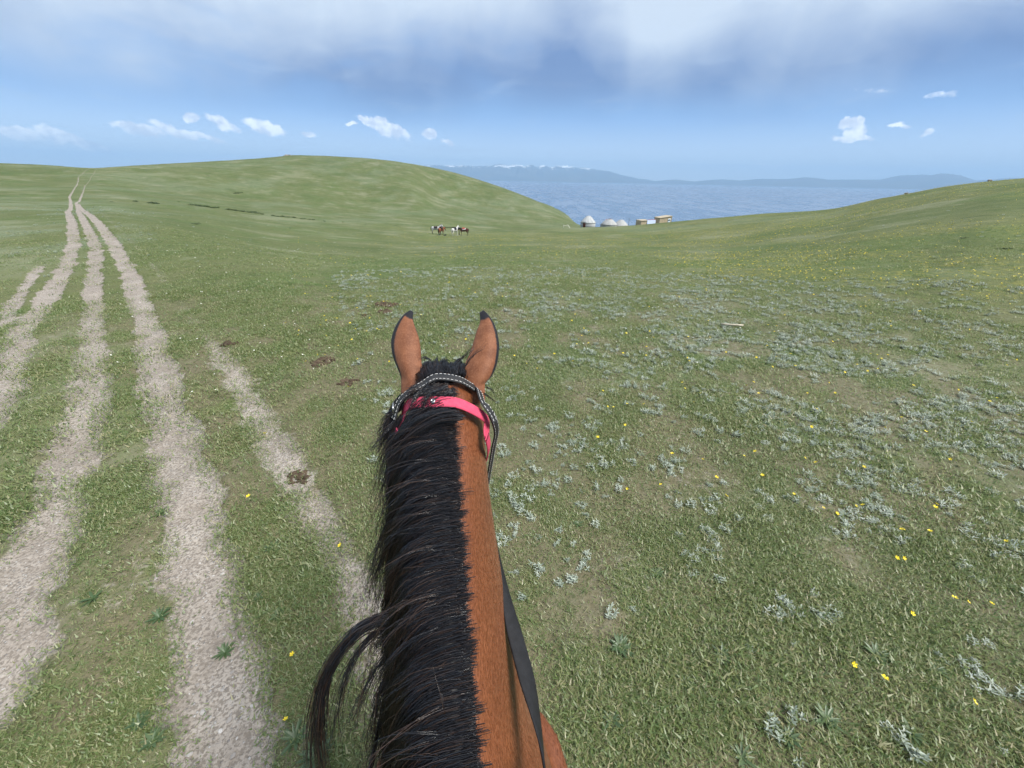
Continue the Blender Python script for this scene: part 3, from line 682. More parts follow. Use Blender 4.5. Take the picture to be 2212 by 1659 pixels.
def px_guide(pts, K=14):                       # a lock traced through (px, py, depth)
    p = np.array([W2L(at_depth(*q)) for q in pts]); d = np.r_[0, np.cumsum(np.linalg.norm(np.diff(p, axis=0), axis=1))]; q = np.linspace(0, d[-1], K)
    return np.stack([pchip(d, p[:, i], q) for i in range(3)], 1)

def build_mane():
    g = np.random.default_rng(5); A = np.linspace(0, 1, 14); sets = []
    def guide(s, x0, W, h0, D, B, curl=0.0):
        y, z = crest(s); h0 = h0 * (1 - .75 * float(sstep(np.array(s), .70, .86)))
        drop = .5 * (abs(x0) / .10) ** 2 * .10
        lat = -x0 + (W + x0) * (1 - np.exp(-2.3 * A)) / (1 - math.exp(-2.3))
        vert = .004 - drop * (1 - A) + h0 * np.sin(np.pi * np.minimum(A * 1.35, 1)) - D * A ** 1.75
        back = -B * A ** 1.4 + curl * np.sin(A * 3.0)
        return np.stack([-lat, y + back, z + vert], 1)
    inner, outer, loose = [], [], []
    def flow(s_): return .045 + .10 * (float(fbm(np.array([s_ * 5.0]), np.array([.7]), 8, 2)[0]) - .5) + .05 * max(0, s_ - .6)
    def thick(s_): return float(fbm(np.array([s_ * 8.0]), np.array([2.2]), 9, 2)[0])
    for i in range(430):
        s = -.14 + 1.01 * (i + g.random()) / 430; wid = 1.0 - .22 * max(0, s - .55) / .45
        inner.append(guide(s, g.uniform(-.012, .010), g.uniform(.085, .145) * wid, g.uniform(.004, .016), g.uniform(.24, .36), flow(s) + g.normal() * .012))
    for i in range(260):
        s = -.12 + .92 * g.random(); wid = 1.0 - .18 * max(0, s - .55) / .45; nz = thick(s)
        outer.append(guide(s, g.uniform(-.008, .014), g.uniform(.105, .150) * wid + .05 * (nz - .4), g.uniform(.008, .018) + .022 * nz * g.random(), g.uniform(.20, .36), flow(s) + g.normal() * .022, g.uniform(-.008, .008)))
    for i in range(90):
        s = -.05 + .9 * g.random()
        loose.append(guide(s, g.uniform(-.01, .02), g.uniform(.12, .20), g.uniform(.012, .045), g.uniform(.14, .40), flow(s) + g.normal() * .05, g.uniform(-.02, .02)))
    sets.append(strands(inner, 30, .0075, .0085, .00075, seed=1, wav=.003))
    sets.append(strands(outer, 26, .0050, .0070, .00070, seed=2, tintmix=.2, wav=.003))
    sets.append(strands(loose, 4, .0015, .010, .0005, seed=3, wav=.014, tintmix=.4))
    # fine short roots blending the mane into the coat
    fr = [guide(s, .009 + g.normal() * .0105, g.uniform(.10, .145), g.uniform(.007, .015), g.uniform(.18, .30), flow(s) + g.normal() * .010) for s in g.uniform(-.15, .87, 1500)]
    sets.append(strands(fr, 7, .0032, .006, .00042, K=12, seed=4, jl=.35, tintmix=.14, wav=.002))
    # the long lock that swings out to the left, and smaller ones near it
    big = px_guide([(895, 1322, .74), (853, 1334, .73), (812, 1340, .72), (772, 1364, .715), (735, 1404, .71), (707, 1453, .705), (691, 1513, .70), (685, 1574, .70), (691, 1655, .70), (705, 1750, .70)])
    sets.append(strands([big], 130, .0060, .0120, .0008, K=18, seed=6, tintmix=.3, wav=.006))
    sets.append(strands([px_guide([(880, 1335, .74), (830, 1352, .73), (790, 1385, .72), (758, 1430, .71), (735, 1490, .70), (722, 1560, .70), (718, 1640, .70)])], 26, .004, .012, .0007, K=16, seed=7, wav=.008))
    for k, pts in enumerate([
        [(850, 1400, .72), (815, 1440, .71), (785, 1500, .70), (750, 1580, .69)], [(850, 1450, .70), (822, 1490, .69), (806, 1560, .68), (800, 1680, .67)],
        [(850, 1500, .69), (832, 1540, .68), (826, 1600, .67), (822, 1720, .66)], [(845, 1390, .73), (822, 1386, .72), (806, 1396, .72), (812, 1412, .72)],
        [(842, 1110, .83), (825, 1160, .83), (808, 1210, .82), (795, 1270, .82)], [(845, 1150, .82), (822, 1215, .81), (806, 1262, .81), (800, 1330, .80)], [(850, 1200, .80), (835, 1260, .80), (826, 1320, .79), (815, 1400, .79)],
        [(868, 900, .95), (838, 930, .94), (815, 965, .94), (792, 985, .94)], [(866, 905, .95), (842, 950, .94), (828, 1000, .93), (815, 1060, .92)], [(868, 880, .96), (838, 900, .96), (818, 935, .96), (800, 945, .96)],
        [(862, 930, .93), (842, 985, .92), (832, 1050, .91), (806, 1130, .90)], [(860, 960, .92), (846, 1020, .91), (838, 1090, .90), (820, 1180, .89)],
        [(870, 870, .97), (848, 900, .97), (836, 950, .96), (826, 1010, .95)], [(872, 855, .98), (850, 880, .98), (832, 925, .97), (812, 985, .96)], [(866, 900, .95), (850, 950, .95), (842, 1010, .94), (838, 1080, .93)]]):
        sets.append(strands([px_guide(pts)], 30 if k < 12 else 70, .004, .010, .0006, seed=20 + k, wav=.010, tintmix=.2))
    # stray single hairs arching over the mane and out to the right
    for k, pts in enumerate([[(945, 1060, .80), (900, 1035, .80), (868, 1000, .82)], [(985, 1110, .80), (930, 1075, .79), (880, 1050, .80)], [(1000, 1170, .78), (940, 1120, .77), (905, 1080, .79)], [(1010, 1265, .76), (960, 1245, .75), (915, 1255, .76)],
                             [(1012, 1410, .70), (985, 1402, .69), (962, 1398, .69)], [(965, 1570, .60), (955, 1510, .60), (940, 1440, .62)]]):
        sets.append(strands([px_guide(pts)], 2, .0008, .003, .0005, seed=60 + k, tintmix=.5))
    return hair_mesh('mane', sets)
def mane_base():                               # dense under-hair so no skin shows through
    S = np.linspace(-.2, .88, 60); A = np.linspace(0, 1, 16); V = []
    for s in S:
        y, z = crest(s); wid = 1.0 - .22 * max(0, s - .55) / .45
        W = .098 * wid; lat = .002 + (W - .002) * (1 - np.exp(-2.3 * A)) / (1 - math.exp(-2.3))
        vert = .003 + .005 * np.sin(np.pi * A) - .25 * A ** 1.75
        for a_, l_, v_ in zip(A, lat, vert): V.append((-l_ + .002 * math.sin(s * 90), y - .04 * a_, z + v_))
    F = [(i * 16 + k, i * 16 + k + 1, (i + 1) * 16 + k + 1, (i + 1) * 16 + k) for i in range(59) for k in range(15)]
    return mesh_from('under_mane', V, F)
mane = link('mane', build_mane(), HAIR, horse); mane['label'] = 'black mane falling to the left'
um = link('under_mane', mane_base(), HAIRB, mane)
_so = um.modifiers.new('t', 'SOLIDIFY'); _so.thickness = .01
def build_forelock():
    g = np.random.default_rng(9); A = np.linspace(0, 1, 12); G = []
    y0, z0 = crest(1.0)
    for i in range(150):
        x0 = g.uniform(-.062, .055); ys = g.uniform(-.012, .05)
        rise = g.uniform(.004, .022) * (1.15 if abs(abs(x0) - .03) < .02 else .8); side = g.uniform(-.025, .03) + x0 * .25
        fw = g.uniform(.09, .15); dp = g.uniform(.16, .30)
        G.append(np.stack([x0 + side * A, y0 + ys + fw * A, z0 - .008 - (x0 / .1) ** 2 * .02 + rise * np.sin(np.pi * np.minimum(A * 1.3, 1)) - dp * A ** 2.2], 1))
    sets = [strands(G, 20, .003, .008, .0007, seed=31, jl=.05)]
    # hair between the headstall and the halter, combed to the left
    G2 = []
    for i in range(60):
        x0 = g.uniform(-.05, .03); ys = g.uniform(-.10, -.02)
        G2.append(np.stack([x0 - g.uniform(.02, .07) * A, y0 + ys - g.uniform(-.03, .05) * A, z0 - .010 - (x0 / .1) ** 2 * .03 + .006 * np.sin(np.pi * A) - g.uniform(.01, .06) * A ** 2], 1))
    sets.append(strands(G2, 16, .003, .005, .0006, seed=32))
    # wisps: over the right ear, out at both sides, and the lock that crosses the halter
    for k, (n, pts) in enumerate([(8, [(1000, 800, .99), (1020, 770, .985), (1055, 742, .98)]), (10, [(985, 782, 1.0), (1003, 768, 1.0), (1024, 745, 1.0)]), (12, [(930, 778, 1.0), (915, 772, 1.0), (908, 782, 1.0)]), (6, [(1045, 850, .97), (1060, 858, .98), (1076, 868, .99)]), (5, [(1048, 835, .97), (1062, 842, .98), (1070, 858, .99)]),
                    (150, [(992, 902, .865), (955, 905, .855), (915, 922, .85), (875, 955, .855), (850, 1000, .86), (838, 1050, .86)]), (110, [(975, 893, .87), (930, 898, .862), (890, 915, .865), (858, 950, .87), (845, 1010, .87)]),
                    (36, [(925, 828, .945), (923, 850, .925), (926, 880, .90), (940, 903, .87)])]):
        sets.append(strands([px_guide(pts)], n, .0055 if n > 50 else .0025, .006, .0007, seed=40 + k, tintmix=.2))
    return hair_mesh('forelock', sets)
fl = link('forelock', build_forelock(), HAIR, horse)
# eyes and nostrils
EYE = mat('dark_eye', (.008, .006, .005), .08, .6); NOS = mat('dark_nostril', (.012, .009, .009), .8, .2)
for s_ in (-1, 1):
    for nm, y_, z_, r_, m_ in (('eye', 1.065, 1.545, (.014, .024, .018), EYE), ('nostril', 1.335, 1.165, (.006, .012, .018), NOS)):
        o_ = Vector(L2W((s_ * .5, y_ * KS, zfix(z_)))); h_ = HB.ray_cast(o_, Vector(L2W((0, y_ * KS, zfix(z_)))) - o_, 1.0)
        if h_[0] is None: continue
        bm = bmesh.new(); bmesh.ops.create_uvsphere(bm, u_segments=16, v_segments=10, radius=1.0, matrix=Matrix.Translation(Vector(W2L(h_[0]))) @ Matrix.Rotation(R(-35), 4, 'X') @ Matrix.Diagonal((*r_, 1)))
        me = bpy.data.meshes.new(nm); bm.to_mesh(me); bm.free(); link(nm, me, m_, horse)
# tail
tg = [np.stack([x + .02 * math.sin(k) * np.linspace(0, 1, 12), -1.06 - .10 * np.sin(np.linspace(0, 1, 12) * 2.4), 1.22 - .85 * np.linspace(0, 1, 12) ** 1.1], 1) for k, x in enumerate(np.linspace(-.03, .03, 24))]
link('tail', hair_mesh('tail', [strands(tg, 30, .012, .03, .0012, seed=70)]), HAIR, horse)

# ------------------------------------------------------------------ straps
def ribbon(P, N, width, thick, name, K=None):  # a strap along points P with surface normals N
    P = np.asarray(P, float); N = np.asarray(N, float); n = len(P)
    T = np.gradient(P, axis=0); T /= np.linalg.norm(T, axis=1, keepdims=True)
    N = N - (N * T).sum(1, keepdims=True) * T; N /= np.linalg.norm(N, axis=1, keepdims=True)
    S = np.cross(T, N); w = np.broadcast_to(np.asarray(width, float), (n,)) / 2
    V, F = [], []
    prof = [(-1, .0), (-.97, .6), (-.85, 1), (0, 1.12), (.85, 1), (.97, .6), (1, 0), (.9, -.1), (-.9, -.1)]; m_ = len(prof)
    for i in range(n):
        for a, b in prof: V.append(P[i] + S[i] * w[i] * a + N[i] * thick * b)
    for i in range(n - 1):
        for k in range(m_): F.append((i * m_ + k, i * m_ + (k + 1) % m_, (i + 1) * m_ + (k + 1) % m_, (i + 1) * m_ + k))
    F.append(tuple(range(m_))); F.append(tuple(range((n - 1) * m_, n * m_))[::-1])
    return V, F, P, S, N, w
def smooth_path(pts, n):
    p = np.asarray(pts, float); d = np.r_[0, np.cumsum(np.linalg.norm(np.diff(p, axis=0), axis=1))]; q = np.linspace(0, d[-1], n)
    o = np.stack([pchip(d, p[:, i], q) for i in range(p.shape[1])], 1)
    for _ in range(3): o[1:-1] = (o[:-2] + 2 * o[1:-1] + o[2:]) / 4
    return o
def on_horse(px, py, off, dd=None):            # the point of the horse's skin under a pixel; beside the outline, the nearest skin
    d = Vector(ray(px, py)); h = HB.ray_cast(Vector(CAMP), d.normalized(), 2.0)
    if h[0] is not None and (dd is None): return np.array(h[0] + h[1] * off), np.array(h[1])
    q = Vector(at_depth(px, py, dd or .95)); h = HB.find_nearest(q)
    nv = (q - h[0]); nv = nv.normalized() if nv.length > 1e-4 else h[1]
    return np.array(q), np.array(h[1])
def strap_on(pts, off, n=60):
    P, N = [], []
    for q in pts:
        p, nn = on_horse(q[0], q[1], off, q[2] if len(q) > 2 else None); P.append(p); N.append(nn)
    P = smooth_path(P, n); 
    C = P.mean(0); Ns = []
    for p in P:                                # normals from the skin, kept pointing outward
        h = HB.find_nearest(Vector(p)); v = np.array(h[1]); Ns.append(v)
    Ns = np.array(Ns)
    for _ in range(14): Ns[1:-1] = (Ns[:-2] + Ns[1:-1] * 2 + Ns[2:]) / 4
    Ns /= np.linalg.norm(Ns, axis=1, keepdims=True)
    return P, Ns
def web_fn(c1, c2, scale):
    def f(t, b):
        tc = t.new('ShaderNodeTexCoord'); v = tc.outputs['Object']
        n = t.noise(v, 900.0, 2.0, .6); n2 = t.noise(v, 60.0, 3.0)
        t.put(b.inputs['Base Color'], t.mix(t.m('MULTIPLY', t.m('ADD', t.mr(n, .35, .65), t.mr(n2, .3, .7)), .5), (*c1, 1), (*c2, 1)))
        bp = t.new('ShaderNodeBump'); bp.inputs['Strength'].default_value = .6; bp.inputs['Distance'].default_value = .0008
        t.put(bp.inputs['Height'], n); t.put(b.inputs['Normal'], bp.outputs[0])
    return f
PINK = mat('pink_webbing', (.6, .06, .12), .75, .2, web_fn((.50, .050, .105), (.66, .095, .16), 1))
BLACKW = mat('black_webbing', (.02, .02, .02), .6, .35, web_fn((.014, .014, .015), (.034, .033, .034), 1))
LEATH = mat('black_leather', (.02, .02, .022), .62, .25, web_fn((.010, .010, .011), (.020, .020, .022), 1))
THREAD = mat('white_thread', (.75, .74, .72), .8, .2)
STEEL = mat('steel', (.5, .5, .5), .35, .5, None, Metallic=1.0)
SADL = mat('brown_saddle_leather', (.03, .015, .01), .45, .4, mottled((.022, .012, .008), (.045, .022, .014), 20, .3))
FELT = mat('dark_saddle_felt', (.03, .02, .02), .95, .1, mottled((.022, .018, .018), (.05, .035, .03), 40, .5))

def strap_obj(name, parent, pts, off, width, thick, m_, n=70, stitch=False, ribs=0):
    P, N = strap_on(pts, off, n)
    V, F, P, S, N, w = ribbon(P, N, width, thick, name)
    o = link(name, mesh_from(name, V, F), m_, parent)
    if stitch:
        SV, SF = [], []
        d = np.r_[0, np.cumsum(np.linalg.norm(np.diff(P, axis=0), axis=1))]; L = d[-1]; q = 0.0
        while q < L - .008:
            for sd_ in (-.72, .72):
                pp = []
                for e in (q, q + .0055):
                    p = np.array([np.interp(e, d, P[:, i]) for i in range(3)]); s_ = np.array([np.interp(e, d, S[:, i]) for i in range(3)]); nn = np.array([np.interp(e, d, N[:, i]) for i in range(3)]); ww = np.interp(e, d, w)
                    pp.append((p + s_ * ww * sd_ + nn * thick * 1.12, s_, nn))
                (a, s_, nn), (b_, _, _) = pp; r_ = .00055; k0 = len(SV)
                for c_ in (a, b_):
                    SV += [c_ - s_ * r_, c_ + nn * r_, c_ + s_ * r_, c_ - nn * r_ * .6]
                SF += [(k0 + i, k0 + (i + 1) % 4, k0 + 4 + (i + 1) % 4, k0 + 4 + i) for i in range(4)] + [(k0, k0 + 3, k0 + 2, k0 + 1), (k0 + 4, k0 + 5, k0 + 6, k0 + 7)]
            q += .0095
        so = link('stitching', mesh_from('stitching', SV, SF), THREAD, o, smooth=False); so['kind'] = 'stuff'
    if ribs:
        SV, SF = [], []
        d = np.r_[0, np.cumsum(np.linalg.norm(np.diff(P, axis=0), axis=1))]; L = d[-1]; q = .001
        while q < L - .002:
            p = np.array([np.interp(q, d, P[:, i]) for i in range(3)]); s_ = np.array([np.interp(q, d, S[:, i]) for i in range(3)]); nn = np.array([np.interp(q, d, N[:, i]) for i in range(3)]); ww = np.interp(q, d, w); t_v = np.cross(nn, s_); k0 = len(SV); r_ = ribs * .32
            for e in (-.82, .82):
                c_ = p + s_ * ww * e + nn * thick * 1.0
                SV += [c_ - t_v * r_, c_ + nn * .0009, c_ + t_v * r_]
            SF += [(k0, k0 + 1, k0 + 4, k0 + 3), (k0 + 1, k0 + 2, k0 + 5, k0 + 4)]
            q += ribs
        so = link('weave_rib', mesh_from('weave_rib', SV, SF), m_, o); so['kind'] = 'stuff'
    return o, P, S, N
bridle = empty('bridle', (ORG[0], ORG[1], 0)); tag(bridle, 'black bridle with white stitching across the top of the bay horse\'s head', 'bridle')
bridle.location = (0, 0, 0)
crown, bP, bS, bN = strap_obj('crown_strap', bridle, [(852, 905), (863, 869), (882, 850), (911, 833), (947, 825), (982, 829.5), (1018, 847), (1044, 872), (1058, 890), (1068, 912)], .016, .028, .0035, BLACKW, stitch=True)
# cheek piece on the right, hanging a little off the jaw, and its mate on the left
def side_strap(name, parent, pts, width, thick, m_, nrm, n=40, stitch=False):
    P = smooth_path([at_depth(*q) for q in pts], n); N = np.tile(np.array(nrm, float), (n, 1))
    V, F, P, S, N, w = ribbon(P, N, width, thick, name); o = link(name, mesh_from(name, V, F), m_, parent)
    if stitch:
        SV, SF = [], []; d = np.r_[0, np.cumsum(np.linalg.norm(np.diff(P, axis=0), axis=1))]; q = .003
        while q < d[-1] - .008:
            for sd_ in (-.7, .7):
                k0 = len(SV)
                for e in (q, q + .0055):
                    f = lambda A_: np.array([np.interp(e, d, A_[:, i]) for i in range(3)])
                    c_ = f(P) + f(S) * np.interp(e, d, w) * sd_ + f(N) * thick * 1.1; s_, nn = f(S) * .00055, f(N) * .00055
                    SV += [c_ - s_, c_ + nn, c_ + s_, c_ - nn]
                SF += [(k0 + i, k0 + (i + 1) % 4, k0 + 4 + (i + 1) % 4, k0 + 4 + i) for i in range(4)] + [(k0, k0 + 3, k0 + 2, k0 + 1), (k0 + 4, k0 + 5, k0 + 6, k0 + 7)]
            q += .0095
        so = link('stitching', mesh_from('stitching', SV, SF), THREAD, o, smooth=False); so['kind'] = 'stuff'
    return o
RIGHT = np.array([math.cos(YAW), math.sin(YAW), 0]); FWD = np.array([-math.sin(YAW), math.cos(YAW), 0])
side_strap('cheek_strap', bridle, [(1060, 893, .955), (1068, 910, .965), (1072, 930, .99), (1067, 957, 1.03), (1059, 1004, 1.10), (1052, 1046, 1.18)], .0215, .0035, BLACKW, RIGHT * .75 - FWD * .75 + np.array([0, 0, .15]), stitch=True)
side_strap('cheek_strap', bridle, [(862, 866, .97), (852, 890, .985), (846, 920, 1.02), (845, 960, 1.08), (846, 1000, 1.15)], .0215, .0035, BLACKW, -RIGHT * .75 - FWD * .75)
# buckle on the left
def buckle(px, py, d, size, parent):
    c = at_depth(px, py, d); u = -FWD * .2 + np.array([0, 0, 1.0]); u /= np.linalg.norm(u); v = np.cross(u, -RIGHT); v /= np.linalg.norm(v)
    pts = [c + u * a * size + v * b * size * .8 for a, b in ((-1, -.7), (-.7, -1), (.7, -1), (1, -.7), (1, .7), (.7, 1), (-.7, 1), (-1, .7))]
    V, F = [], []
    for i, p in enumerate(pts):
        nx = (p - c) / np.linalg.norm(p - c); w = np.cross(u, v)
        for k in range(6): V.append(p + .0022 * (nx * math.cos(k * math.pi / 3) + w * math.sin(k * math.pi / 3)))
    n = len(pts)
    for i in range(n):
        for k in range(6): F.append((i * 6 + k, i * 6 + (k + 1) % 6, ((i + 1) % n) * 6 + (k + 1) % 6, ((i + 1) % n) * 6 + k))
    return link('buckle', mesh_from('buckle', V, F), STEEL, parent)
buckle(851, 884, .955, .014, bridle)
# halter
halter = empty('halter', (0, 0, 0)); tag(halter, 'bright pink webbing halter strap behind the bay horse\'s ears', 'halter')
hst, hP, hS, hN = strap_obj('crown_strap', halter, [(856, 950), (860, 930), (870, 909), (893, 889), (932, 877.5), (970, 881), (1006, 893), (1034, 914), (1049, 938), (1055, 962)], .023, .030, .003, PINK, n=80, ribs=.0024)
side_strap('cheek_strap', halter, [(1051, 942, .915), (1055, 962, .945), (1052, 985, 1.01), (1044, 1008, 1.09), (1036, 1032, 1.17)], .024, .003, PINK, RIGHT * .9 - FWD * .4)
side_strap('cheek_strap', halter, [(860, 930, .93), (855, 955, .96), (850, 985, 1.02), (846, 1020, 1.1)], .0205, .003, PINK, -RIGHT * .9 - FWD * .4)
def disc_ring(name, c, nrm, r, parent, m_):
    nrm = np.array(nrm) / np.linalg.norm(nrm); a = np.cross(nrm, [0, 0, 1.0]); a /= np.linalg.norm(a); b = np.cross(nrm, a); V, F = [], []
    prof = [(0, .0004), (.35, .0006), (.55, .0028), (.8, .0030), (1, .0005)]
    for rr, h in prof:
        for k in range(16): V.append(np.array(c) + nrm * h + r * rr * (a * math.cos(k * math.pi / 8) + b * math.sin(k * math.pi / 8)))
    for i in range(len(prof) - 1):
        for k in range(16): F.append((i * 16 + k, i * 16 + (k + 1) % 16, (i + 1) * 16 + (k + 1) % 16, (i + 1) * 16 + k))
    return link(name, mesh_from(name, V, F), m_, parent)
_i = int(np.argmin([abs(project(p)[0] - 937) + abs(project(p)[1] - 879) for p in hP])); disc_ring('rivet', hP[_i] + hN[_i] * .0045, hN[_i], .0062, hst, STEEL)
# reins: from the bit back past the shoulder to the pommel
def rein(name, pts, nrm, widths):
    P = smooth_path(pts, 60); n = len(P); pp = np.asarray(pts, float); kd = np.r_[0, np.cumsum(np.linalg.norm(np.diff(pp, axis=0), axis=1))]
    nn = np.asarray(nrm, float); N = np.stack([np.interp(np.linspace(0, kd[-1], n), kd, nn[:, i]) for i in range(3)], 1)
    widths = np.interp(np.linspace(0, kd[-1], 24), np.linspace(0, kd[-1], len(widths)) if len(widths) != len(pp) else kd, widths); W_ = np.interp(np.linspace(0, 1, n), np.linspace(0, 1, len(widths)), widths)
    V, F, P, S, N, w = ribbon(P, N, W_, .0035, name); return link(name, mesh_from(name, V, F), LEATH, bridle)
BITR = L2W((.075, 1.27 * KS, 1.20)); BITL = L2W((-.075, 1.27 * KS, 1.20)); POM = L2W((.0, .06, 1.56))
UPV = np.array([0, 0, 1.0])
rr = rein('rein', [BITR, at_depth(1046, 1062, 1.08), at_depth(1058, 1110, 1.01), at_depth(1071, 1186, .945), at_depth(1087, 1265, .875), at_depth(1109, 1361, .80), at_depth(1138, 1467, .725), at_depth(1160, 1570, .665), at_depth(1174, 1655, .62), L2W((.10, .17, 1.50)), POM],
     [RIGHT, RIGHT, RIGHT * .9 - FWD * .3, RIGHT * .8 - FWD * .5 + UPV * .3, RIGHT * .6 - FWD * .4 + UPV * .6, RIGHT * .4 - FWD * .4 + UPV * .8, RIGHT * .45 - FWD * .4 + UPV * .75, RIGHT * .8 - FWD * .3 + UPV * .4, RIGHT * 1.0 - FWD * .1 + UPV * .1, RIGHT, UPV], [.020, .020, .018, .020, .026, .036, .038, .034, .028, .024, .02])
rein('rein', [BITL, L2W((-.13, 1.10 * KS, 1.32)), L2W((-.12, .85 * KS, 1.40)), L2W((-.125, .6 * KS, 1.36)), L2W((-.155, .38, 1.30)), L2W((-.15, .15, 1.40)), POM], [-RIGHT] * 6 + [np.array([0, 0, 1.0])], [.024] * 4)
bit = bpy.data.meshes.new('bit'); bm = bmesh.new()
for s_ in (-1, 1):
    for k in range(16):
        pass
    r0 = bmesh.ops.create_cone(bm, cap_ends=True, segments=12, radius1=.004, radius2=.004, depth=.15, matrix=Matrix.Translation(Vector(L2W((0, 1.275 * KS, 1.195)))) @ Matrix.Rotation(YAW, 4, 'Z') @ Matrix.Rotation(math.pi / 2, 4, 'Y')) if s_ == 1 else None
    c = Vector(L2W((s_ * .075, 1.27 * KS, 1.20)))
    ring = [[bm.verts.new(c + Vector(tuple(FWD * math.cos(a) * (.03 + .004 * math.cos(b)) + np.array([0, 0, 1]) * math.sin(a) * (.03 + .004 * math.cos(b)) + RIGHT * .004 * math.sin(b)))) for b in np.linspace(0, 2 * math.pi, 7)[:-1]] for a in np.linspace(0, 2 * math.pi, 25)[:-1]]
    for i in range(24):
        for k in range(6): bm.faces.new((ring[i][k], ring[i][(k + 1) % 6], ring[(i + 1) % 24][(k + 1) % 6], ring[(i + 1) % 24][k]))
bmesh.ops.recalc_face_normals(bm, faces=bm.faces); bm.to_mesh(bit); bm.free(); link('bit', bit, STEEL, bridle)

# saddle under the rider's place
def sheet(name, rows, parent, m_, thick):
    n, k = len(rows), len(rows[0]); V = [p for r_ in rows for p in r_]
    F = [(i * k + j, i * k + j + 1, (i + 1) * k + j + 1, (i + 1) * k + j) for i in range(n - 1) for j in range(k - 1)]
    o = link(name, mesh_from(name, V, F), m_, parent); s_ = o.modifiers.new('t', 'SOLIDIFY'); s_.thickness = thick; s_.offset = 1
    b_ = o.modifiers.new('s', 'SUBSURF'); b_.levels = 1; b_.render_levels = 2; return o
def back_pt(x_ang, y, off):                    # a point on the horse's back at an angle from the top
    o = Vector(L2W((0, y, 1.10))); d = Vector(tuple(RIGHT * math.sin(x_ang) + np.array([0, 0, 1]) * math.cos(x_ang)))
    h = HB.ray_cast(o + d * 1.2, -d, 2.0); p = np.array(h[0]) if h[0] is not None else np.array(o + d * .3)
    return W2L(p + np.array(d) * off)
saddle = empty('saddle', (ORG[0], ORG[1], 0), YAW); tag(saddle, 'dark brown leather saddle on the bay horse at the bottom edge', 'saddle')
ang = np.radians(np.linspace(-88, 88, 23))
sheet('saddle_cloth', [[back_pt(a, y + .05 * math.cos(a * 1.0) - .02, .006) for a in ang] for y in np.linspace(-.62, .12, 12)], saddle, FELT, .012)
ys_ = np.linspace(-.48, .05, 12)
sheet('seat', [[back_pt(a, y, .022 + .07 * math.exp(-((y - .03) / .07) ** 2) * math.cos(a) + .075 * math.exp(-((y + .46) / .09) ** 2) * math.cos(a)) for a in np.radians(np.linspace(-48, 48, 15))] for y in ys_], saddle, SADL, .02)
for s_ in (-1, 1):
    sheet('flap', [[back_pt(s_ * R(a), y + .16 * math.sin(R(max(0, a - 40)) * 1.6), .024) for a in np.linspace(40, 92, 10)] for y in np.linspace(-.34, .07, 9)], saddle, SADL, .008)
bm = bmesh.new(); bmesh.ops.create_uvsphere(bm, u_segments=20, v_segments=14, radius=1.0, matrix=Matrix.Translation((0, .035, 1.475)) @ Matrix.Diagonal((.085, .05, .085, 1)))
me = bpy.data.meshes.new('pommel'); bm.to_mesh(me); bm.free(); link('pommel', me, SADL, saddle)

# ------------------------------------------------------------------ turf and plants
def leaf_mat(name, cols, rough=.6, trans=.35):
    m = bpy.data.materials.new(name); m.use_nodes = True; t = NT(m.node_tree); t.n.clear()
    out = t.new('ShaderNodeOutputMaterial'); oi = t.new('ShaderNodeObjectInfo'); tv = t.new('ShaderNodeAttribute', attribute_name='tint').outputs['Fac']
    rp = t.new('ShaderNodeValToRGB'); t.put(rp.inputs[0], t.m('ADD', t.m('MULTIPLY', oi.outputs['Random'], .45), t.m('MULTIPLY', tv, .55)))
    e = rp.color_ramp.elements
    for i, (p, c) in enumerate(cols):
        k = e[i] if i < 2 else e.new(p)
        k.position = p; k.color = (*c, 1)
    d = t.new('ShaderNodeBsdfDiffuse'); tr = t.new('ShaderNodeBsdfTranslucent'); gl = t.new('ShaderNodeBsdfGlossy'); gl.inputs['Roughness'].default_value = .45
    t.put(d.inputs[0], rp.outputs[0]); t.put(tr.inputs[0], rp.outputs[0])
    mx = t.new('ShaderNodeMixShader'); mx.inputs[0].default_value = trans; t.l.new(d.outputs[0], mx.inputs[1]); t.l.new(tr.outputs[0], mx.inputs[2])
    m2 = t.new('ShaderNodeMixShader'); m2.inputs[0].default_value = .05; t.l.new(mx.outputs[0], m2.inputs[1]); t.l.new(gl.outputs[0], m2.inputs[2])
    t.l.new(m2.outputs[0], out.inputs[0]); MATS[name] = m; return m
GRASS = leaf_mat('grass_blade', [(0, (.100, .172, .044)), (.35, (.172, .240, .074)), (.62, (.265, .300, .118)), (.85, (.38, .345, .185)), (1.0, (.52, .45, .29))], trans=.5)
LUSH = leaf_mat('lush_blade', [(0, (.085, .170, .038)), (.6, (.150, .245, .066)), (1.0, (.23, .30, .12))], trans=.5)
SAGE = leaf_mat('silver_leaf', [(0, (.18, .225, .165)), (.5, (.30, .345, .275)), (1.0, (.47, .50, .43))], trans=.15)
WEED = leaf_mat('weed_leaf', [(0, (.045, .085, .03)), (.6, (.075, .12, .045)), (1.0, (.12, .17, .075))], trans=.2)
STRAW = leaf_mat('straw', [(0, (.20, .165, .095)), (.6, (.30, .25, .15)), (1.0, (.40, .35, .25))], trans=.2)
YEL = mat('buttercup_petal', (.80, .62, .02), .35, .5, None); PALEW = mat('white_petal', (.7, .7, .62), .6, .2); STEM = mat('green_stem', (.07, .11, .03), .6, .2)

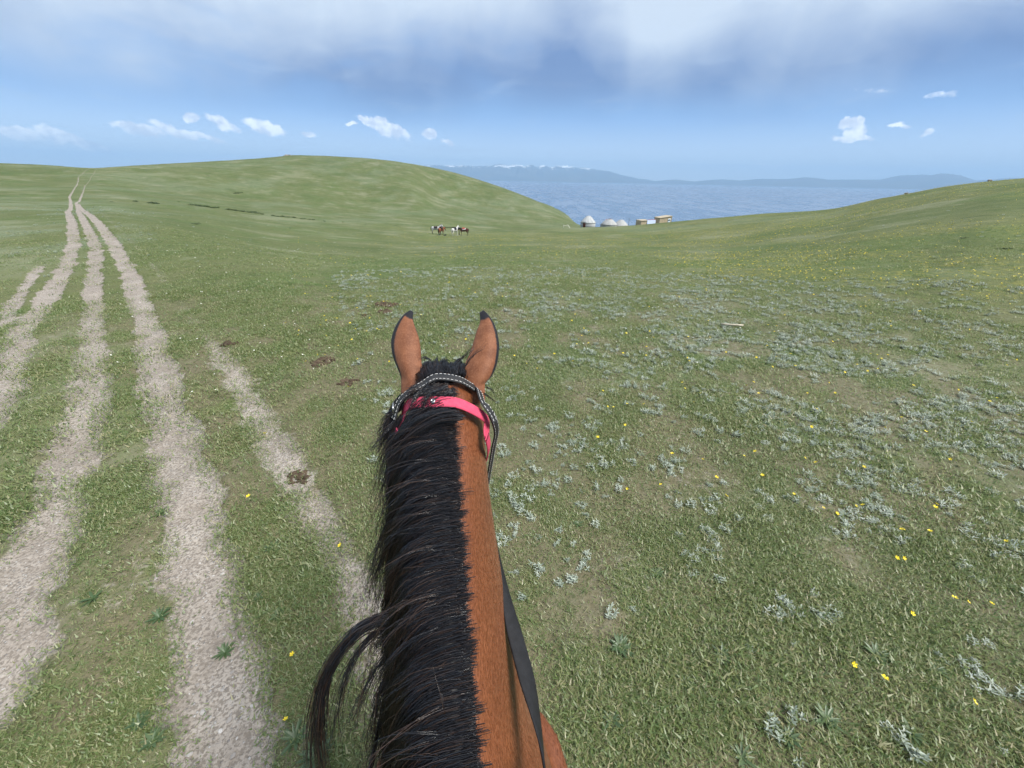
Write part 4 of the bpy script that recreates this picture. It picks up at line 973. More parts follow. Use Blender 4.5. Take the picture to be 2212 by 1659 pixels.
def blades(n, R0, h, w, lean, seed, segs=2, dry=.15):
    g = np.random.default_rng(seed); V, F, T = [], [], []
    for i in range(n):
        a = g.random() * 6.283; r = R0 * g.random() ** .6; b = np.array([r * math.cos(a), r * math.sin(a), -.004])
        L = h * (.55 + .7 * g.random()); ww = w * (.6 + .8 * g.random()); dr = g.random() * 6.283; ln = lean * (.3 + g.random())
        d = np.array([math.cos(dr), math.sin(dr), 0]); sd_ = np.array([-math.sin(dr), math.cos(dr), 0]); k0 = len(V); tt = g.random() * .8 if g.random() > dry else .9 + .1 * g.random()
        for s in range(segs):
            t = s / segs; p = b + np.array([0, 0, 1]) * L * (t - .30 * ln * t * t) + d * L * ln * t * t * 1.0; wv = ww * (1 - .45 * t)
            V += [p - sd_ * wv / 2, p + sd_ * wv / 2]; T += [tt * .8, tt * .8]
        V.append(b + np.array([0, 0, 1]) * L * (1 - .30 * ln) + d * L * ln); T.append(tt)
        for s in range(segs - 1): F.append((k0 + 2 * s, k0 + 2 * s + 1, k0 + 2 * s + 3, k0 + 2 * s + 2))
        F.append((k0 + 2 * segs - 2, k0 + 2 * segs - 1, k0 + 2 * segs))
    return V, F, T
def leaf_at(V, F, T, base, d, up, L, w, tt, fold=.12):
    d = d / np.linalg.norm(d); s = np.cross(d, up); s /= np.linalg.norm(s) + 1e-9; n = np.cross(s, d); k0 = len(V)
    for t, ww in ((0, .15), (.35, .9), (.7, .85), (1, .05)):
        c = base + d * L * t + n * (-.12 * L * t * t)
        V += [c - s * w * ww / 2 + n * w * fold * ww, c, c + s * w * ww / 2 + n * w * fold * ww]; T += [tt, tt * .85, tt]
    for i in range(3):
        for j in (0, 1): F.append((k0 + i * 3 + j, k0 + i * 3 + j + 1, k0 + (i + 1) * 3 + j + 1, k0 + (i + 1) * 3 + j))
def sage_plant(seed, n=46, R0=.07, L=.032, w=.010, hgt=.045):
    g = np.random.default_rng(seed); V, F, T = [], [], []
    nst = max(4, n // 7)
    for s in range(nst):
        a = g.random() * 6.283; r = R0 * g.random() ** .7; b = np.array([r * math.cos(a), r * math.sin(a), 0]); hh = hgt * (.4 + .8 * g.random())
        for k in range(n // nst):
            t = (k + 1) / (n // nst); aa = k * 2.4 + g.random(); el = .25 + .8 * t * g.random()
            d = np.array([math.cos(aa) * math.cos(el), math.sin(aa) * math.cos(el), math.sin(el)])
            leaf_at(V, F, T, b + np.array([0, 0, hh * t]), d, np.array([0, 0, 1.0]), L * (.6 + .7 * g.random()), w * (.7 + .6 * g.random()), g.random())
    return V, F, T
def weed_plant(seed, n=16, L=.09, w=.020):
    g = np.random.default_rng(seed); V, F, T = [], [], []
    for k in range(n):
        aa = k * 2.4 + g.random() * .5; el = .15 + .5 * g.random()
        leaf_at(V, F, T, np.array([0, 0, .004]), np.array([math.cos(aa) * math.cos(el), math.sin(aa) * math.cos(el), math.sin(el)]), np.array([0, 0, 1.0]), L * (.55 + .7 * g.random()), w * (.7 + .6 * g.random()), g.random())
    return V, F, T
def plant_mesh(name, data, m_):
    V, F, T = data; me = mesh_from(name, V, F); fattr(me, 'tint', T); me.materials.append(m_); return me
def flower_mesh(name, seed, h=.075, r=.0125, petal=None, np_=5):
    g = np.random.default_rng(seed); V, F, MI = [], [], []
    lean = g.normal(size=2) * .015; top = np.array([lean[0], lean[1], h])
    for k in range(3):
        a = k * 2.094; o = np.array([math.cos(a), math.sin(a), 0]) * .0011; V += [o, o * .8 + top * .5 + np.array([0, 0, .004]), o * .7 + top]
    for k in range(3):
        j = (k + 1) % 3
        for i in (0, 1): F.append((k * 3 + i, j * 3 + i, j * 3 + i + 1, k * 3 + i + 1)); MI.append(1)
    tl = g.normal(size=2) * .35; nrm = np.array([tl[0], tl[1], 1.0]); nrm /= np.linalg.norm(nrm); ax = np.cross(nrm, [0, 1.0, .1]); ax /= np.linalg.norm(ax); ay = np.cross(nrm, ax)
    for k in range(np_):
        a = k * 2 * math.pi / np_; k0 = len(V)
        for rr, da, zz in ((.08, 0, 0), (.6, -.5, .18), (.75, 0, .14), (.6, .5, .18), (1.0, -.33, .42), (1.08, 0, .40), (1.0, .33, .42)):
            V.append(top + r * rr * (ax * math.cos(a + da) + ay * math.sin(a + da)) + nrm * r * zz)
        for f in ((0, 1, 2), (0, 2, 3), (1, 4, 5, 2), (2, 5, 6, 3)): F.append(tuple(k0 + i for i in f)); MI.append(0)
    k0 = len(V)
    for i in range(6): V.append(top + nrm * r * .15 + r * .22 * (ax * math.cos(i) + ay * math.sin(i)))
    V.append(top + nrm * r * .38)
    for i in range(6): F.append((k0 + i, k0 + (i + 1) % 6, k0 + 6)); MI.append(0)
    me = mesh_from(name, V, F); me.materials.append(petal); me.materials.append(STEM); me.polygons.foreach_set('material_index', MI); return me

def scatter(name, protos, P, rot, scl, pick, label):
    """one object: points that carry copies of the small plants in protos"""
    me = bpy.data.meshes.new(name); me.vertices.add(len(P)); me.vertices.foreach_set('co', np.asarray(P, np.float32).ravel())
    vattr(me, 'rot', rot); fattr(me, 'scl', scl); iattr(me, 'pick', pick)
    o = link(name, me, smooth=False); tag(o, label, kind='stuff')
    ng = bpy.data.node_groups.new(name, 'GeometryNodeTree'); ng.interface.new_socket('Geometry', in_out='INPUT', socket_type='NodeSocketGeometry'); ng.interface.new_socket('Geometry', in_out='OUTPUT', socket_type='NodeSocketGeometry')
    n, l = ng.nodes, ng.links; gi = n.new('NodeGroupInput'); go = n.new('NodeGroupOutput'); iop = n.new('GeometryNodeInstanceOnPoints')
    g2i = n.new('GeometryNodeGeometryToInstance')
    jn = n.new('GeometryNodeJoinGeometry')
    for pm in protos:
        po = bpy.data.objects.new(name + '_source', pm); oi = n.new('GeometryNodeObjectInfo'); oi.inputs['Object'].default_value = po; oi.inputs['As Instance'].default_value = True
        l.new(oi.outputs['Geometry'], jn.inputs[0])
    def na(nm, typ):
        a = n.new('GeometryNodeInputNamedAttribute'); a.data_type = typ; a.inputs[0].default_value = nm; return a.outputs[0]
    l.new(gi.outputs[0], iop.inputs['Points']); l.new(jn.outputs[0], iop.inputs['Instance']); iop.inputs['Pick Instance'].default_value = True
    l.new(na('pick', 'INT'), iop.inputs['Instance Index'])
    e2r = n.new('FunctionNodeEulerToRotation'); l.new(na('rot', 'FLOAT_VECTOR'), e2r.inputs[0]); l.new(e2r.outputs[0], iop.inputs['Rotation'])
    l.new(na('scl', 'FLOAT'), iop.inputs['Scale']); l.new(iop.outputs[0], go.inputs[0])
    md = o.modifiers.new('scatter', 'NODES'); md.node_group = ng
    return o
def sector(n, r0, r1, a0=-80, a1=80, p=1.0, g=RNG):   # random points of a ring sector, p < 1 crowds them inward
    r = np.sqrt(r0 ** 2 + (r1 ** 2 - r0 ** 2) * g.random(n) ** (1 / p)) if p == 1 else np.exp(np.log(r0) + (np.log(r1) - np.log(r0)) * g.random(n) ** p)
    a = np.radians(a0 + (a1 - a0) * g.random(n)); return r * np.sin(a), r * np.cos(a)
def in_view(x, y, z, pad=60):
    q = (np.stack([x, y, z], 1) - CAMP) @ CMN; d = -q[:, 2]
    u = PW / 2 + FPX * q[:, 0] / np.maximum(d, 1e-3); v = PH / 2 - FPX * q[:, 1] / np.maximum(d, 1e-3)
    return (d > .05) & (u > -pad * 8) & (u < PW + pad * 8) & (v < PH + pad * 14) & (v > -pad)

# grass: fine tufts near, broader clumps farther out
protoG = [plant_mesh('grass_tuft', blades(40, .060, .024, .0014, 1.3, s, 2, .22), GRASS) for s in range(6)] + \
         [plant_mesh('grass_tuft', blades(30, .048, .030, .0017, 1.1, 20 + s, 2, .08), LUSH) for s in range(3)] + \
         [plant_mesh('straw_tuft', blades(10, .06, .034, .0012, 1.5, 40 + s, 2, .5), STRAW) for s in range(2)] + \
         [plant_mesh('grass_clump', blades(44, .22, .030, .009, 1.2, 60 + s, 1, .2), GRASS) for s in range(4)]
def grass():
    XS, YS, PK, SC_ = [], [], [], []
    for (n, r0, r1, p, sc0, sc1, far) in ((62000, .35, 4.2, 1, .42, .85, 0), (62000, 4.0, 11, 1, .75, 1.25, 0), (30000, 10, 26, 1, 1.1, 1.7, 0), (26000, 9, 80, .75, .6, 1.1, 1)):
        x, y = sector(n, r0, r1, -78, 78, p); b, s, yl, lu = masks(x, y)
        dens = np.clip(1 - b * 1.25, 0, 1) * (.22 + .78 * turf_density(x, y)) * (1 - sstep(np.hypot(x, y), 16, 26) * .75 * (1 - far)) * (1 - sstep(np.hypot(x, y), 35, 80) * .9)
        k = RNG.random(n) < np.maximum(dens, .02 * (1 - b * .9))
        k &= in_view(x, y, base_h(x, y))
        x, y, lu, b = x[k], y[k], lu[k], b[k]; m_ = len(x)
        if far: pk = 11 + RNG.integers(0, 4, m_)
        else:
            pk = RNG.integers(0, 6, m_); q = RNG.random(m_)
            pk = np.where(q < .10 + .5 * lu, 6 + RNG.integers(0, 3, m_), pk); pk = np.where(q > .95 - .22 * sstep(fbm(x * 1.4, y * 1.4, 98, 3), .5, .7), 9 + RNG.integers(0, 2, m_), pk)
        XS.append(x); YS.append(y); PK.append(pk); SC_.append((sc0 + (sc1 - sc0) * RNG.random(m_) * (1 - .4 * b)) * (.75 + .6 * fbm(x * .9, y * .9, 97, 3)))
    x = np.concatenate(XS); y = np.concatenate(YS); pk = np.concatenate(PK); sc = np.concatenate(SC_); n = len(x); print('grass tufts', n)
    rot = np.stack([RNG.normal(size=n) * .12, RNG.normal(size=n) * .12, RNG.random(n) * 6.283], 1)
    return scatter('grass', protoG, np.stack([x, y, ground_h(x, y)], 1), rot, sc, pk, 'short cropped green and straw-coloured grass covering the meadow')
grass()

# things placed one by one
def place(me, name, x, y, rz, s, label, cat, group, dz=0.0, tilt=0.0):
    o = bpy.data.objects.new(name, me); COL.objects.link(o); o.location = (x, y, gz(x, y) + dz); o.rotation_euler = (tilt * random.uniform(-1, 1), tilt * random.uniform(-1, 1), rz); o.scale = (s, s, s)
    return tag(o, label, cat, group)
protoS = [plant_mesh('silver_plant', sage_plant(s, 40 + 8 * (s % 3)), SAGE) for s in range(6)]
def sage_all():
    x, y = sector(22000, 1.4, 14, -25, 78, 1); b, s, yl, lu = masks(x, y)
    cl = fbm(x * 1.9, y * 1.9, 95, 3)
    k = (RNG.random(len(x)) < sstep(cl, .34, .60) * (.30 + .70 * s) * (1 - b)) & in_view(x, y, base_h(x, y), 10); x, y = x[k], y[k]
    r = np.hypot(x, y); o = np.argsort(r); x, y = x[o], y[o]; print('sage', len(x))
    for i in range(min(300, len(x))):
        place(protoS[i % 6], 'silver_plant', x[i], y[i], random.random() * 6.28, random.uniform(.34, .80), 'small silvery grey-leaved plant growing low in the right-hand meadow', 'plant', 'silvery plants scattered in the grass', tilt=.15)
    x, y = x[300:], y[300:]
    x2, y2 = sector(9000, 12, 70, -52, 60, .9); b, s, yl, lu = masks(x2, y2); k = (RNG.random(len(x2)) < s * .6 + .02) & in_view(x2, y2, base_h(x2, y2), 10)
    x = np.r_[x, x2[k]]; y = np.r_[y, y2[k]]; n = len(x); r = np.hypot(x, y)
    scatter('silver_ground_cover', protoS, np.stack([x, y, ground_h(x, y)], 1), np.stack([np.zeros(n), np.zeros(n), RNG.random(n) * 6.28], 1), .35 + .5 * RNG.random(n) + np.clip(r / 80, 0, .7), RNG.integers(0, 6, n), 'pale silvery plants dotting the farther meadow as one mass')
sage_all()
protoF = [flower_mesh('yellow_flower', s, .06 + .01 * s, petal=YEL) for s in range(5)]; protoW = [flower_mesh('white_flower', s + 9, .05, .010, PALEW) for s in range(3)]
# the larger yellow flowers stand where the picture shows them
FLOW = [(1541, 1048), (1845, 1107), (1856, 1112), (1926, 1155), (1931, 1161), (1997, 1164), (1928, 1222), (1938, 1219), (2057, 1331), (2079, 1320), (2130, 1314), (1962, 1344), (2076, 1536), (2207, 1640), (1827, 1467), (1892, 1484), (1421, 1060), (1352, 1070), (1594, 1002), (1620, 996), (1642, 1041), (1517, 1004), (1756, 1018), (1858, 1020), (1733, 1008), (2008, 1112), (2017, 1106), (1904, 938), (1969, 953), (2086, 933), (1352, 884), (1498, 876), (1390, 887), (1290, 862), (1312, 896), (1324, 890), (1268, 750), (1250, 742), (1478, 790), (1482, 785), (1395, 775), (1480, 848), (1510, 866), (1612, 845), (1606, 850), (1635, 862), (1660, 880), (1750, 884), (1764, 897), (1138, 800), (1160, 806), (1110, 778), (1120, 770), (1200, 779), (1235, 800), (830, 660), (838, 664), (690, 775), (703, 780), (790, 690), (770, 720), (760, 745), (650, 725), (652, 733), (800, 700), (1012, 735), (1005, 745), (576, 945), (563, 1083), (735, 1195), (637, 1425), (628, 1560), (755, 850), (1950, 845), (1745, 943), (1772, 1108), (1800, 1130), (1560, 1095), (1700, 1075), (1468, 842), (2130, 880), (2190, 910), (2040, 1010), (1460, 1010), (2150, 1190), (1290, 960), (1345, 935)]
def flowers():
    spots = [p for p in (hit_ground(*f) for f in FLOW) if p is not None]; spots = [(p[0], p[1]) for p in spots]
    x, y = sector(2600, 4.5, 17, -32, 60, 1); k = in_view(x, y, base_h(x, y), 0) & (RNG.random(len(x)) < .35 * sstep(fbm(x * .8, y * .8, 99, 3), .4, .65)); b = rut_mask(x, y); k &= b < .2
    x, y = x[k], y[k]; o = np.argsort(np.hypot(x, y))
    for i in o[:max(0, 300 - len(spots))]: spots.append((x[i], y[i]))
    for i, (a, b) in enumerate(spots):
        place(protoF[i % 5], 'yellow_flower', a, b, random.random() * 6.28, random.uniform(.8, 1.25), 'small bright yellow five-petalled flower standing above the short grass', 'flower', 'yellow flowers in the meadow')
    print('flowers', len(spots))
    x, y = sector(16000, 12, 95, -30, 58, .9); b, s, yl, lu = masks(x, y); k = (RNG.random(len(x)) < yl * .85 + .03) & in_view(x, y, base_h(x, y), 0); x, y = x[k], y[k]; n = len(x); r = np.hypot(x, y)
    scatter('yellow_flower_carpet', protoF, np.stack([x, y, ground_h(x, y)], 1), np.stack([np.zeros(n), np.zeros(n), RNG.random(n) * 6.28], 1), 1.0 + np.clip(r / 45, 0, 1.3), RNG.integers(0, 5, n), 'countless yellow flowers tinting the farther meadow')
    x, y = sector(5000, 5, 40, -50, 40, .9); k = (RNG.random(len(x)) < .16) & in_view(x, y, base_h(x, y), 0) & (rut_mask(x, y) < .2); x, y = x[k], y[k]; n = len(x); r = np.hypot(x, y)
    scatter('white_flower_specks', protoW, np.stack([x, y, ground_h(x, y)], 1), np.stack([np.zeros(n), np.zeros(n), RNG.random(n) * 6.28], 1), .8 + np.clip(r / 30, 0, 1), RNG.integers(0, 3, n), 'tiny white flowers sprinkled over the meadow')
flowers()
protoD = [plant_mesh('leafy_weed', weed_plant(s, 14 + 3 * s, .07 + .012 * s, .016 + .003 * s), WEED) for s in range(4)]
for i, (px, py) in enumerate([(205, 1298), (345, 1110), (345, 1335), (330, 1600), (560, 1290), (600, 1330), (640, 1600), (690, 1640), (280, 1010), (700, 1480), (480, 1400), (1420, 1240), (1640, 1320), (1560, 1420), (1780, 1560), (1700, 1600), (1320, 1560), (1480, 1480), (1890, 1420), (1340, 1400), (1600, 1640), (1250, 1130), (590, 1180), (300, 1560), (2020, 1450), (1960, 1590)]):
    p = hit_ground(px, py)
    if p is not None: place(protoD[i % 4], 'leafy_weed', p[0], p[1], random.random() * 6.28, random.uniform(.45, .8), 'low broad-leaved green weed in the turf right of the horse' if p[0] > 0 else 'low broad-leaved green weed beside the wheel ruts left of the horse', 'plant', 'broad-leaved weeds right of the horse' if p[0] > 0 else 'broad-leaved weeds beside the ruts')

# stones on the track
def stone_mesh(seed):
    g = np.random.default_rng(seed); bm = bmesh.new(); bmesh.ops.create_icosphere(bm, subdivisions=2, radius=1.0)
    pl = [(g.normal(size=3), g.uniform(.55, .85)) for _ in range(7)]
    for v in bm.verts:
        p = np.array(v.co)
        for n_, d in pl:
            n_ = n_ / np.linalg.norm(n_); e = p @ n_ - d
            if e > 0: p = p - n_ * e
        v.co = Vector(tuple(p * np.array([1, .75, .5])))
    me = bpy.data.meshes.new('stone'); bm.to_mesh(me); bm.free(); return me
def stone_fn(t, b):
    oi = t.new('ShaderNodeObjectInfo'); tc = t.new('ShaderNodeTexCoord'); n = t.noise(tc.outputs['Object'], 3.0, 4.0)
    c = t.mix(oi.outputs['Random'], (.22, .20, .185, 1), (.48, .46, .44, 1)); t.put(b.inputs['Base Color'], t.mix(t.m('MULTIPLY', t.mr(n, .35, .7), .4), c, (.30, .26, .22, 1)))
STONE = mat('pale_stone', (.4, .38, .36), .85, .2, stone_fn); protoR = [stone_mesh(s) for s in range(5)]
for m_ in protoR: m_.materials.append(STONE); m_.polygons.foreach_set('use_smooth', np.zeros(len(m_.polygons), bool))
ST = [(498, 1346, .016), (464, 1213, .013), (476, 1230, .016), (440, 1290, .010), (498, 1178, .012), (400, 1410, .012), (420, 1470, .014), (474, 1480, .012), (432, 1530, .018), (470, 1570, .014), (410, 1335, .012), (520, 1380, .012), (500, 1370, .010), (330, 880, .016), (345, 905, .012), (318, 682, .018), (300, 650, .02), (360, 980, .010), (452, 1052, .012), (655, 1068, .012), (392, 1060, .009), (410, 1110, .010), (240, 1520, .014), (60, 1500, .016), (340, 1500, .012), (300, 1450, .010), (400, 1620, .016), (520, 1520, .012), (560, 1600, .013), (1480, 1050, .010), (700, 1150, .010)]
g_ = np.random.default_rng(3)
for i in range(46):
    k = int(g_.integers(1, 4)); poly = RUTW[k][0]; j = g_.random() * min(6, len(poly) - 1.01); a = poly[int(j)] + (poly[int(j) + 1] - poly[int(j)]) * (j % 1); q = a + g_.normal(size=2) * .10
    if np.hypot(*q) < 14: ST.append((None, q, .007 + .010 * g_.random()))
for i, (px, py, s) in enumerate(ST):
    p = py if px is None else hit_ground(px, py)
    if p is None: continue
    place(protoR[i % 5], 'stone', p[0], p[1], random.random() * 6.28, s, 'small pale stone lying on the bare dirt of the wheel ruts', 'stone', 'pale stones on the track', dz=s * .12)
# fine gravel as one mass
def gravel():
    xs, ys = [], []
    for k in (0, 1, 2, 3, 4):
        poly, hw, st = RUTW[k]; n = 2600
        d = np.r_[0, np.cumsum(np.hypot(*np.diff(poly, axis=0).T))]; q = RNG.random(n) * min(d[-1], 16)
        o = RNG.normal(size=(n, 2)) * hw * .6; xs.append(np.interp(q, d, poly[:, 0]) + o[:, 0]); ys.append(np.interp(q, d, poly[:, 1]) + o[:, 1])
    x, y = np.concatenate(xs), np.concatenate(ys); k = (rut_mask(x, y) > .55) & (np.hypot(x, y) > .5); x, y = x[k], y[k]; n = len(x)
    scatter('gravel', protoR, np.stack([x, y, ground_h(x, y)], 1), RNG.random((n, 3)) * 6.28, .0026 + .0075 * RNG.random(n) ** 3, RNG.integers(0, 5, n), 'fine pale gravel strewn along the wheel ruts')
gravel()
# churned mud and old dung
DUNG = mat('dry_dung', (.07, .05, .035), .95, .1, mottled((.045, .032, .022), (.11, .08, .055), 30, .9, bscale=90))
def dung_mesh(seed, R0, n):
    g = np.random.default_rng(seed); V, F = [], []
    bm = bmesh.new()
    for i in range(n):
        a = g.random() * 6.283; r = R0 * g.random() ** .6; s = R0 * (.16 + .16 * g.random())
        bmesh.ops.create_icosphere(bm, subdivisions=2, radius=1.0, matrix=Matrix.Translation((r * math.cos(a), r * math.sin(a), s * .25)) @ Matrix.Rotation(g.random() * 6, 4, 'Z') @ Matrix.Diagonal((s * (1 + g.random()), s * (.7 + .4 * g.random()), s * (.35 + .4 * g.random()), 1)))
    for v in bm.verts:
        p = np.array(v.co); q = (float(fbm(np.array([p[0] * 60]), np.array([p[1] * 60 + p[2] * 40]), seed, 3)[0]) - .5) * R0 * .35
        v.co = v.co + Vector((q, -q * .6, q * .7))
    me = bpy.data.meshes.new('dung'); bm.to_mesh(me); bm.free(); me.materials.append(DUNG); return me
for i, (px, py, R0, n, lb) in enumerate([(645, 1025, .085, 22, 'dark churned clods of mud at the edge of the faint rut'), (605, 1072, .06, 12, 'brown clods of mud beside the dark churned mud'), (697, 780, .16, 18, 'old brown dung heap with yellow flowers to the left of the horse\'s ear'),
                                      (832, 662, .20, 16, 'small brown dung heap with yellow flowers above the left ear'), (832, 676, .15, 12, 'flat brown dung patch just above the left ear'), (753, 828, .10, 12, 'flat dark dung scraps left of the horse\'s poll'), (790, 682, .10, 9, 'little dark dung heap left of the left ear tip'), (492, 742, .14, 12, 'flat brown dung patch beside the faint rut')]):
    p = hit_ground(px, py); place(dung_mesh(50 + i, R0, n), 'mud_clods' if i < 2 else 'dung_heap', p[0], p[1], random.random() * 6, 1.0, lb, 'mud' if i < 2 else 'dung', None)
# pale stick on the slope
sp0, sp1 = hit_ground(1556, 704), hit_ground(1604, 708)
def rod(name, a, b, r0, r1, m_, parent=None, n=8, bend=0.0):
    a, b = np.array(a, float), np.array(b, float); d = b - a; L = np.linalg.norm(d); d /= L; u = np.cross(d, [.1, .2, 1.0]); u /= np.linalg.norm(u); v = np.cross(d, u); V, F = [], []
    for i in range(6):
        t = i / 5; c = a + d * L * t + u * bend * L * math.sin(math.pi * t); r = r0 + (r1 - r0) * t
        for k in range(n): V.append(c + r * (u * math.cos(k * 2 * math.pi / n) + v * math.sin(k * 2 * math.pi / n)))
    for i in range(5):
        for k in range(n): F.append((i * n + k, i * n + (k + 1) % n, (i + 1) * n + (k + 1) % n, (i + 1) * n + k))
    F.append(tuple(range(n))[::-1]); F.append(tuple(range(5 * n, 6 * n)))
    return link(name, mesh_from(name, V, F), m_, parent)
PALEWOOD = mat('bleached_wood', (.42, .37, .28), .8, .2, mottled((.34, .29, .21), (.5, .45, .36), 12, .3))
tag(rod('stick', (sp0[0], sp0[1], gz(sp0[0], sp0[1]) + .05), (sp1[0], sp1[1], gz(sp1[0], sp1[1]) + .05), .012, .02, PALEWOOD, bend=.06), 'pale bleached stick lying in the grass on the right slope', 'stick')

# ------------------------------------------------------------------ horses resting at the rail
def spin(name, prof, n=28, closed=True):       # surface of revolution from (radius, height)
    V, F = [], []
    for r, z in prof:
        for k in range(n): V.append((r * math.cos(2 * math.pi * k / n), r * math.sin(2 * math.pi * k / n), z))
    for i in range(len(prof) - 1):
        for k in range(n): F.append((i * n + k, i * n + (k + 1) % n, (i + 1) * n + (k + 1) % n, (i + 1) * n + k))
    F.append(tuple(range(n))[::-1]); F.append(tuple(range((len(prof) - 1) * n, len(prof) * n)))
    return mesh_from(name, V, F)
def boxm(name, x0, x1, y0, y1, z0, z1, bev=.01):
    bm = bmesh.new(); bmesh.ops.create_cube(bm, size=1.0, matrix=Matrix.Translation(((x0 + x1) / 2, (y0 + y1) / 2, (z0 + z1) / 2)) @ Matrix.Diagonal((x1 - x0, y1 - y0, z1 - z0, 1)))
    if bev: bmesh.ops.bevel(bm, geom=bm.edges[:], offset=bev, segments=1, affect='EDGES')
    me = bpy.data.meshes.new(name); bm.to_mesh(me); bm.free(); return me
FAR_UP = horse_body('body', .03, False, .05, 3); FAR_LOW = horse_body('body', .03, True, .04, 3)
def far_mane(low):
    sec = NECK_LOW if low else NECK_UP; V, F = [], []
    for (y, z, a, hw, d, nar) in sec[1:]:
        for dx, dz in ((.02, .01), (0, .035), (-.03, .01), (-hw - .015, -.12), (-hw - .01, -.20), (-hw + .01, -.12)): V.append((dx, y, z + dz))
    n = len(sec) - 1
    for i in range(n - 1):
        for k in range(6): F.append((i * 6 + k, i * 6 + (k + 1) % 6, (i + 1) * 6 + (k + 1) % 6, (i + 1) * 6 + k))
    F.append(tuple(range(6))[::-1]); F.append(tuple(range((n - 1) * 6, n * 6))); return mesh_from('mane', V, F)
def far_ear(s, low):
    y, z = (.95, 1.34) if low else (.93, 1.74); V, F = [], []
    for t, w in ((0, .03), (.4, .042), (.75, .028), (1, .004)):
        for k in range(6): V.append((s * (.06 + .02 * t) + w * math.cos(k * math.pi / 3), y + .5 * w * math.sin(k * math.pi / 3) + .02 * t, z + .15 * t))
    for i in range(3):
        for k in range(6): F.append((i * 6 + k, i * 6 + (k + 1) % 6, (i + 1) * 6 + (k + 1) % 6, (i + 1) * 6 + k))
    F.append(tuple(range(18, 24))); return mesh_from('ear', V, F)
TAILM = loft([(-1.04, 1.30, -60, .03, .03, .03, 0), (-1.12, 1.20, -80, .05, .05, .05, 0), (-1.15, 1.0, -88, .06, .055, .055, 0), (-1.14, .75, -90, .055, .05, .05, 0), (-1.12, .5, -90, .03, .03, .03, 0)], 10)
def torso_pt(y, a, off):
    ys = [s[0] for s in TORSO]; cz, hw, ht = (np.interp(y, ys, [s[i] for s in TORSO]) for i in (1, 3, 4))
    return ((hw + off) * math.sin(a), y, cz + (ht + off) * math.cos(a))
def far_saddle(name, root, label, cloth, m_):
    o = empty(name, root.location, root.rotation_euler.z); o.scale = root.scale; tag(o, label, 'saddle')
    def sh(nm, ys, a0, a1, f, mm, th):
        rows = [[torso_pt(y, a, f(y, a)) for a in np.radians(np.linspace(-a1, a1, 13))] for y in ys]; V = [p for r_ in rows for p in r_]
        F = [(i * 13 + j, i * 13 + j + 1, (i + 1) * 13 + j + 1, (i + 1) * 13 + j) for i in range(len(ys) - 1) for j in range(12)]
        q = link(nm, mesh_from(nm, V, F), mm, o); md = q.modifiers.new('t', 'SOLIDIFY'); md.thickness = th; md.offset = 1
    sh('saddle_cloth', np.linspace(-.55, .12, 6), 0, 88, lambda y, a: .012, cloth, .02)
    sh('seat', np.linspace(-.46, .06, 8), 0, 58, lambda y, a: .035 + .10 * math.cos(a) * (math.exp(-((y - .04) / .08) ** 2) + math.exp(-((y + .45) / .09) ** 2)), m_, .03)
    return o
COATS = {'grey': mat('grey_coat', (.34, .34, .34), .7, .2, coat_fn((.26, .26, .27), (.44, .44, .43), True, False)), 'brown': mat('brown_coat', (.2, .08, .04), .6, .2, coat_fn((.15, .055, .028), (.22, .085, .042), True, False)),
         'white': mat('white_coat', (.62, .62, .6), .7, .2, coat_fn((.42, .42, .41), (.55, .55, .53), False, False)), 'dark': mat('dark_bay_coat', (.06, .025, .018), .6, .2, coat_fn((.05, .020, .014), (.085, .032, .022), True, False))}
DARKS = mat('dark_saddle', (.02, .022, .03), .7, .2); REDC = mat('red_cloth', (.35, .06, .05), .9, .1); WHITEC = mat('white_cloth', (.6, .55, .53), .9, .1)
def far_horse(px, py, d, yaw, scale, coat, low, label, mane_m):
    a = azel(px, py)[0]; x, y = d * math.sin(a), d * math.cos(a)
    r = empty('horse', (x, y, gz(x, y)), R(yaw)); r.scale = (scale,) * 3; tag(r, label, 'horse', 'horses resting at the rail')
    b = bpy.data.objects.new('body', (FAR_LOW if low else FAR_UP).copy()); COL.objects.link(b); b.parent = r; b.data.materials.append(COATS[coat]); b.data.polygons.foreach_set('use_smooth', np.ones(len(b.data.polygons), bool))
    link('mane', far_mane(low), mane_m, r); link('tail', mesh_from('tail', *TAILM), mane_m, r)
    for s in (-1, 1): link('ear', far_ear(s, low), COATS[coat], r)
    return r
HD = 79.0
hg = far_horse(944.5, 503.5, HD + 2.2, -82, 1.0, 'grey', False, 'grey horse with dark saddle, leftmost of the four horses at the rail', HAIRB)
hb = far_horse(955.0, 506, HD - .2, -28, .96, 'brown', True, 'reddish brown horse seen from behind, standing before the grey horse', HAIRB)
hw_ = far_horse(984.0, 507, HD - .6, -30, .98, 'white', False, 'white horse seen from behind, standing beside the dark brown one', COATS['grey'])
hd = far_horse(1000.5, 506.3, HD - .2, 84, .96, 'dark', True, 'dark brown horse with lowered head, rightmost of the four horses', HAIRB)
far_saddle('saddle', hg, 'dark saddle on the grey horse at the rail', DARKS, SADL); far_saddle('saddle', hb, 'dark saddle on the reddish brown horse', FELT, SADL)
far_saddle('saddle', hw_, 'black saddle on the white horse', DARKS, DARKS); far_saddle('saddle', hd, 'saddle with pale and red cloth on the dark brown horse', WHITEC, REDC)
DARKW = mat('dark_weathered_wood', (.05, .04, .03), .85, .2, mottled((.035, .028, .022), (.07, .055, .04), 8))
def at_az(px, d, dz=0.0):
    a = azel(px, 495)[0]; x, y = d * math.sin(a), d * math.cos(a); return np.array([x, y, gz(x, y) + dz])
rail = empty('hitching_rail', tuple(at_az(970, HD + .6))); tag(rail, 'dark wooden hitching rail with posts between the two pairs of horses', 'rail'); rail_i = rail.location.copy()
def rel(p): return np.array(p) - np.array(rail_i)
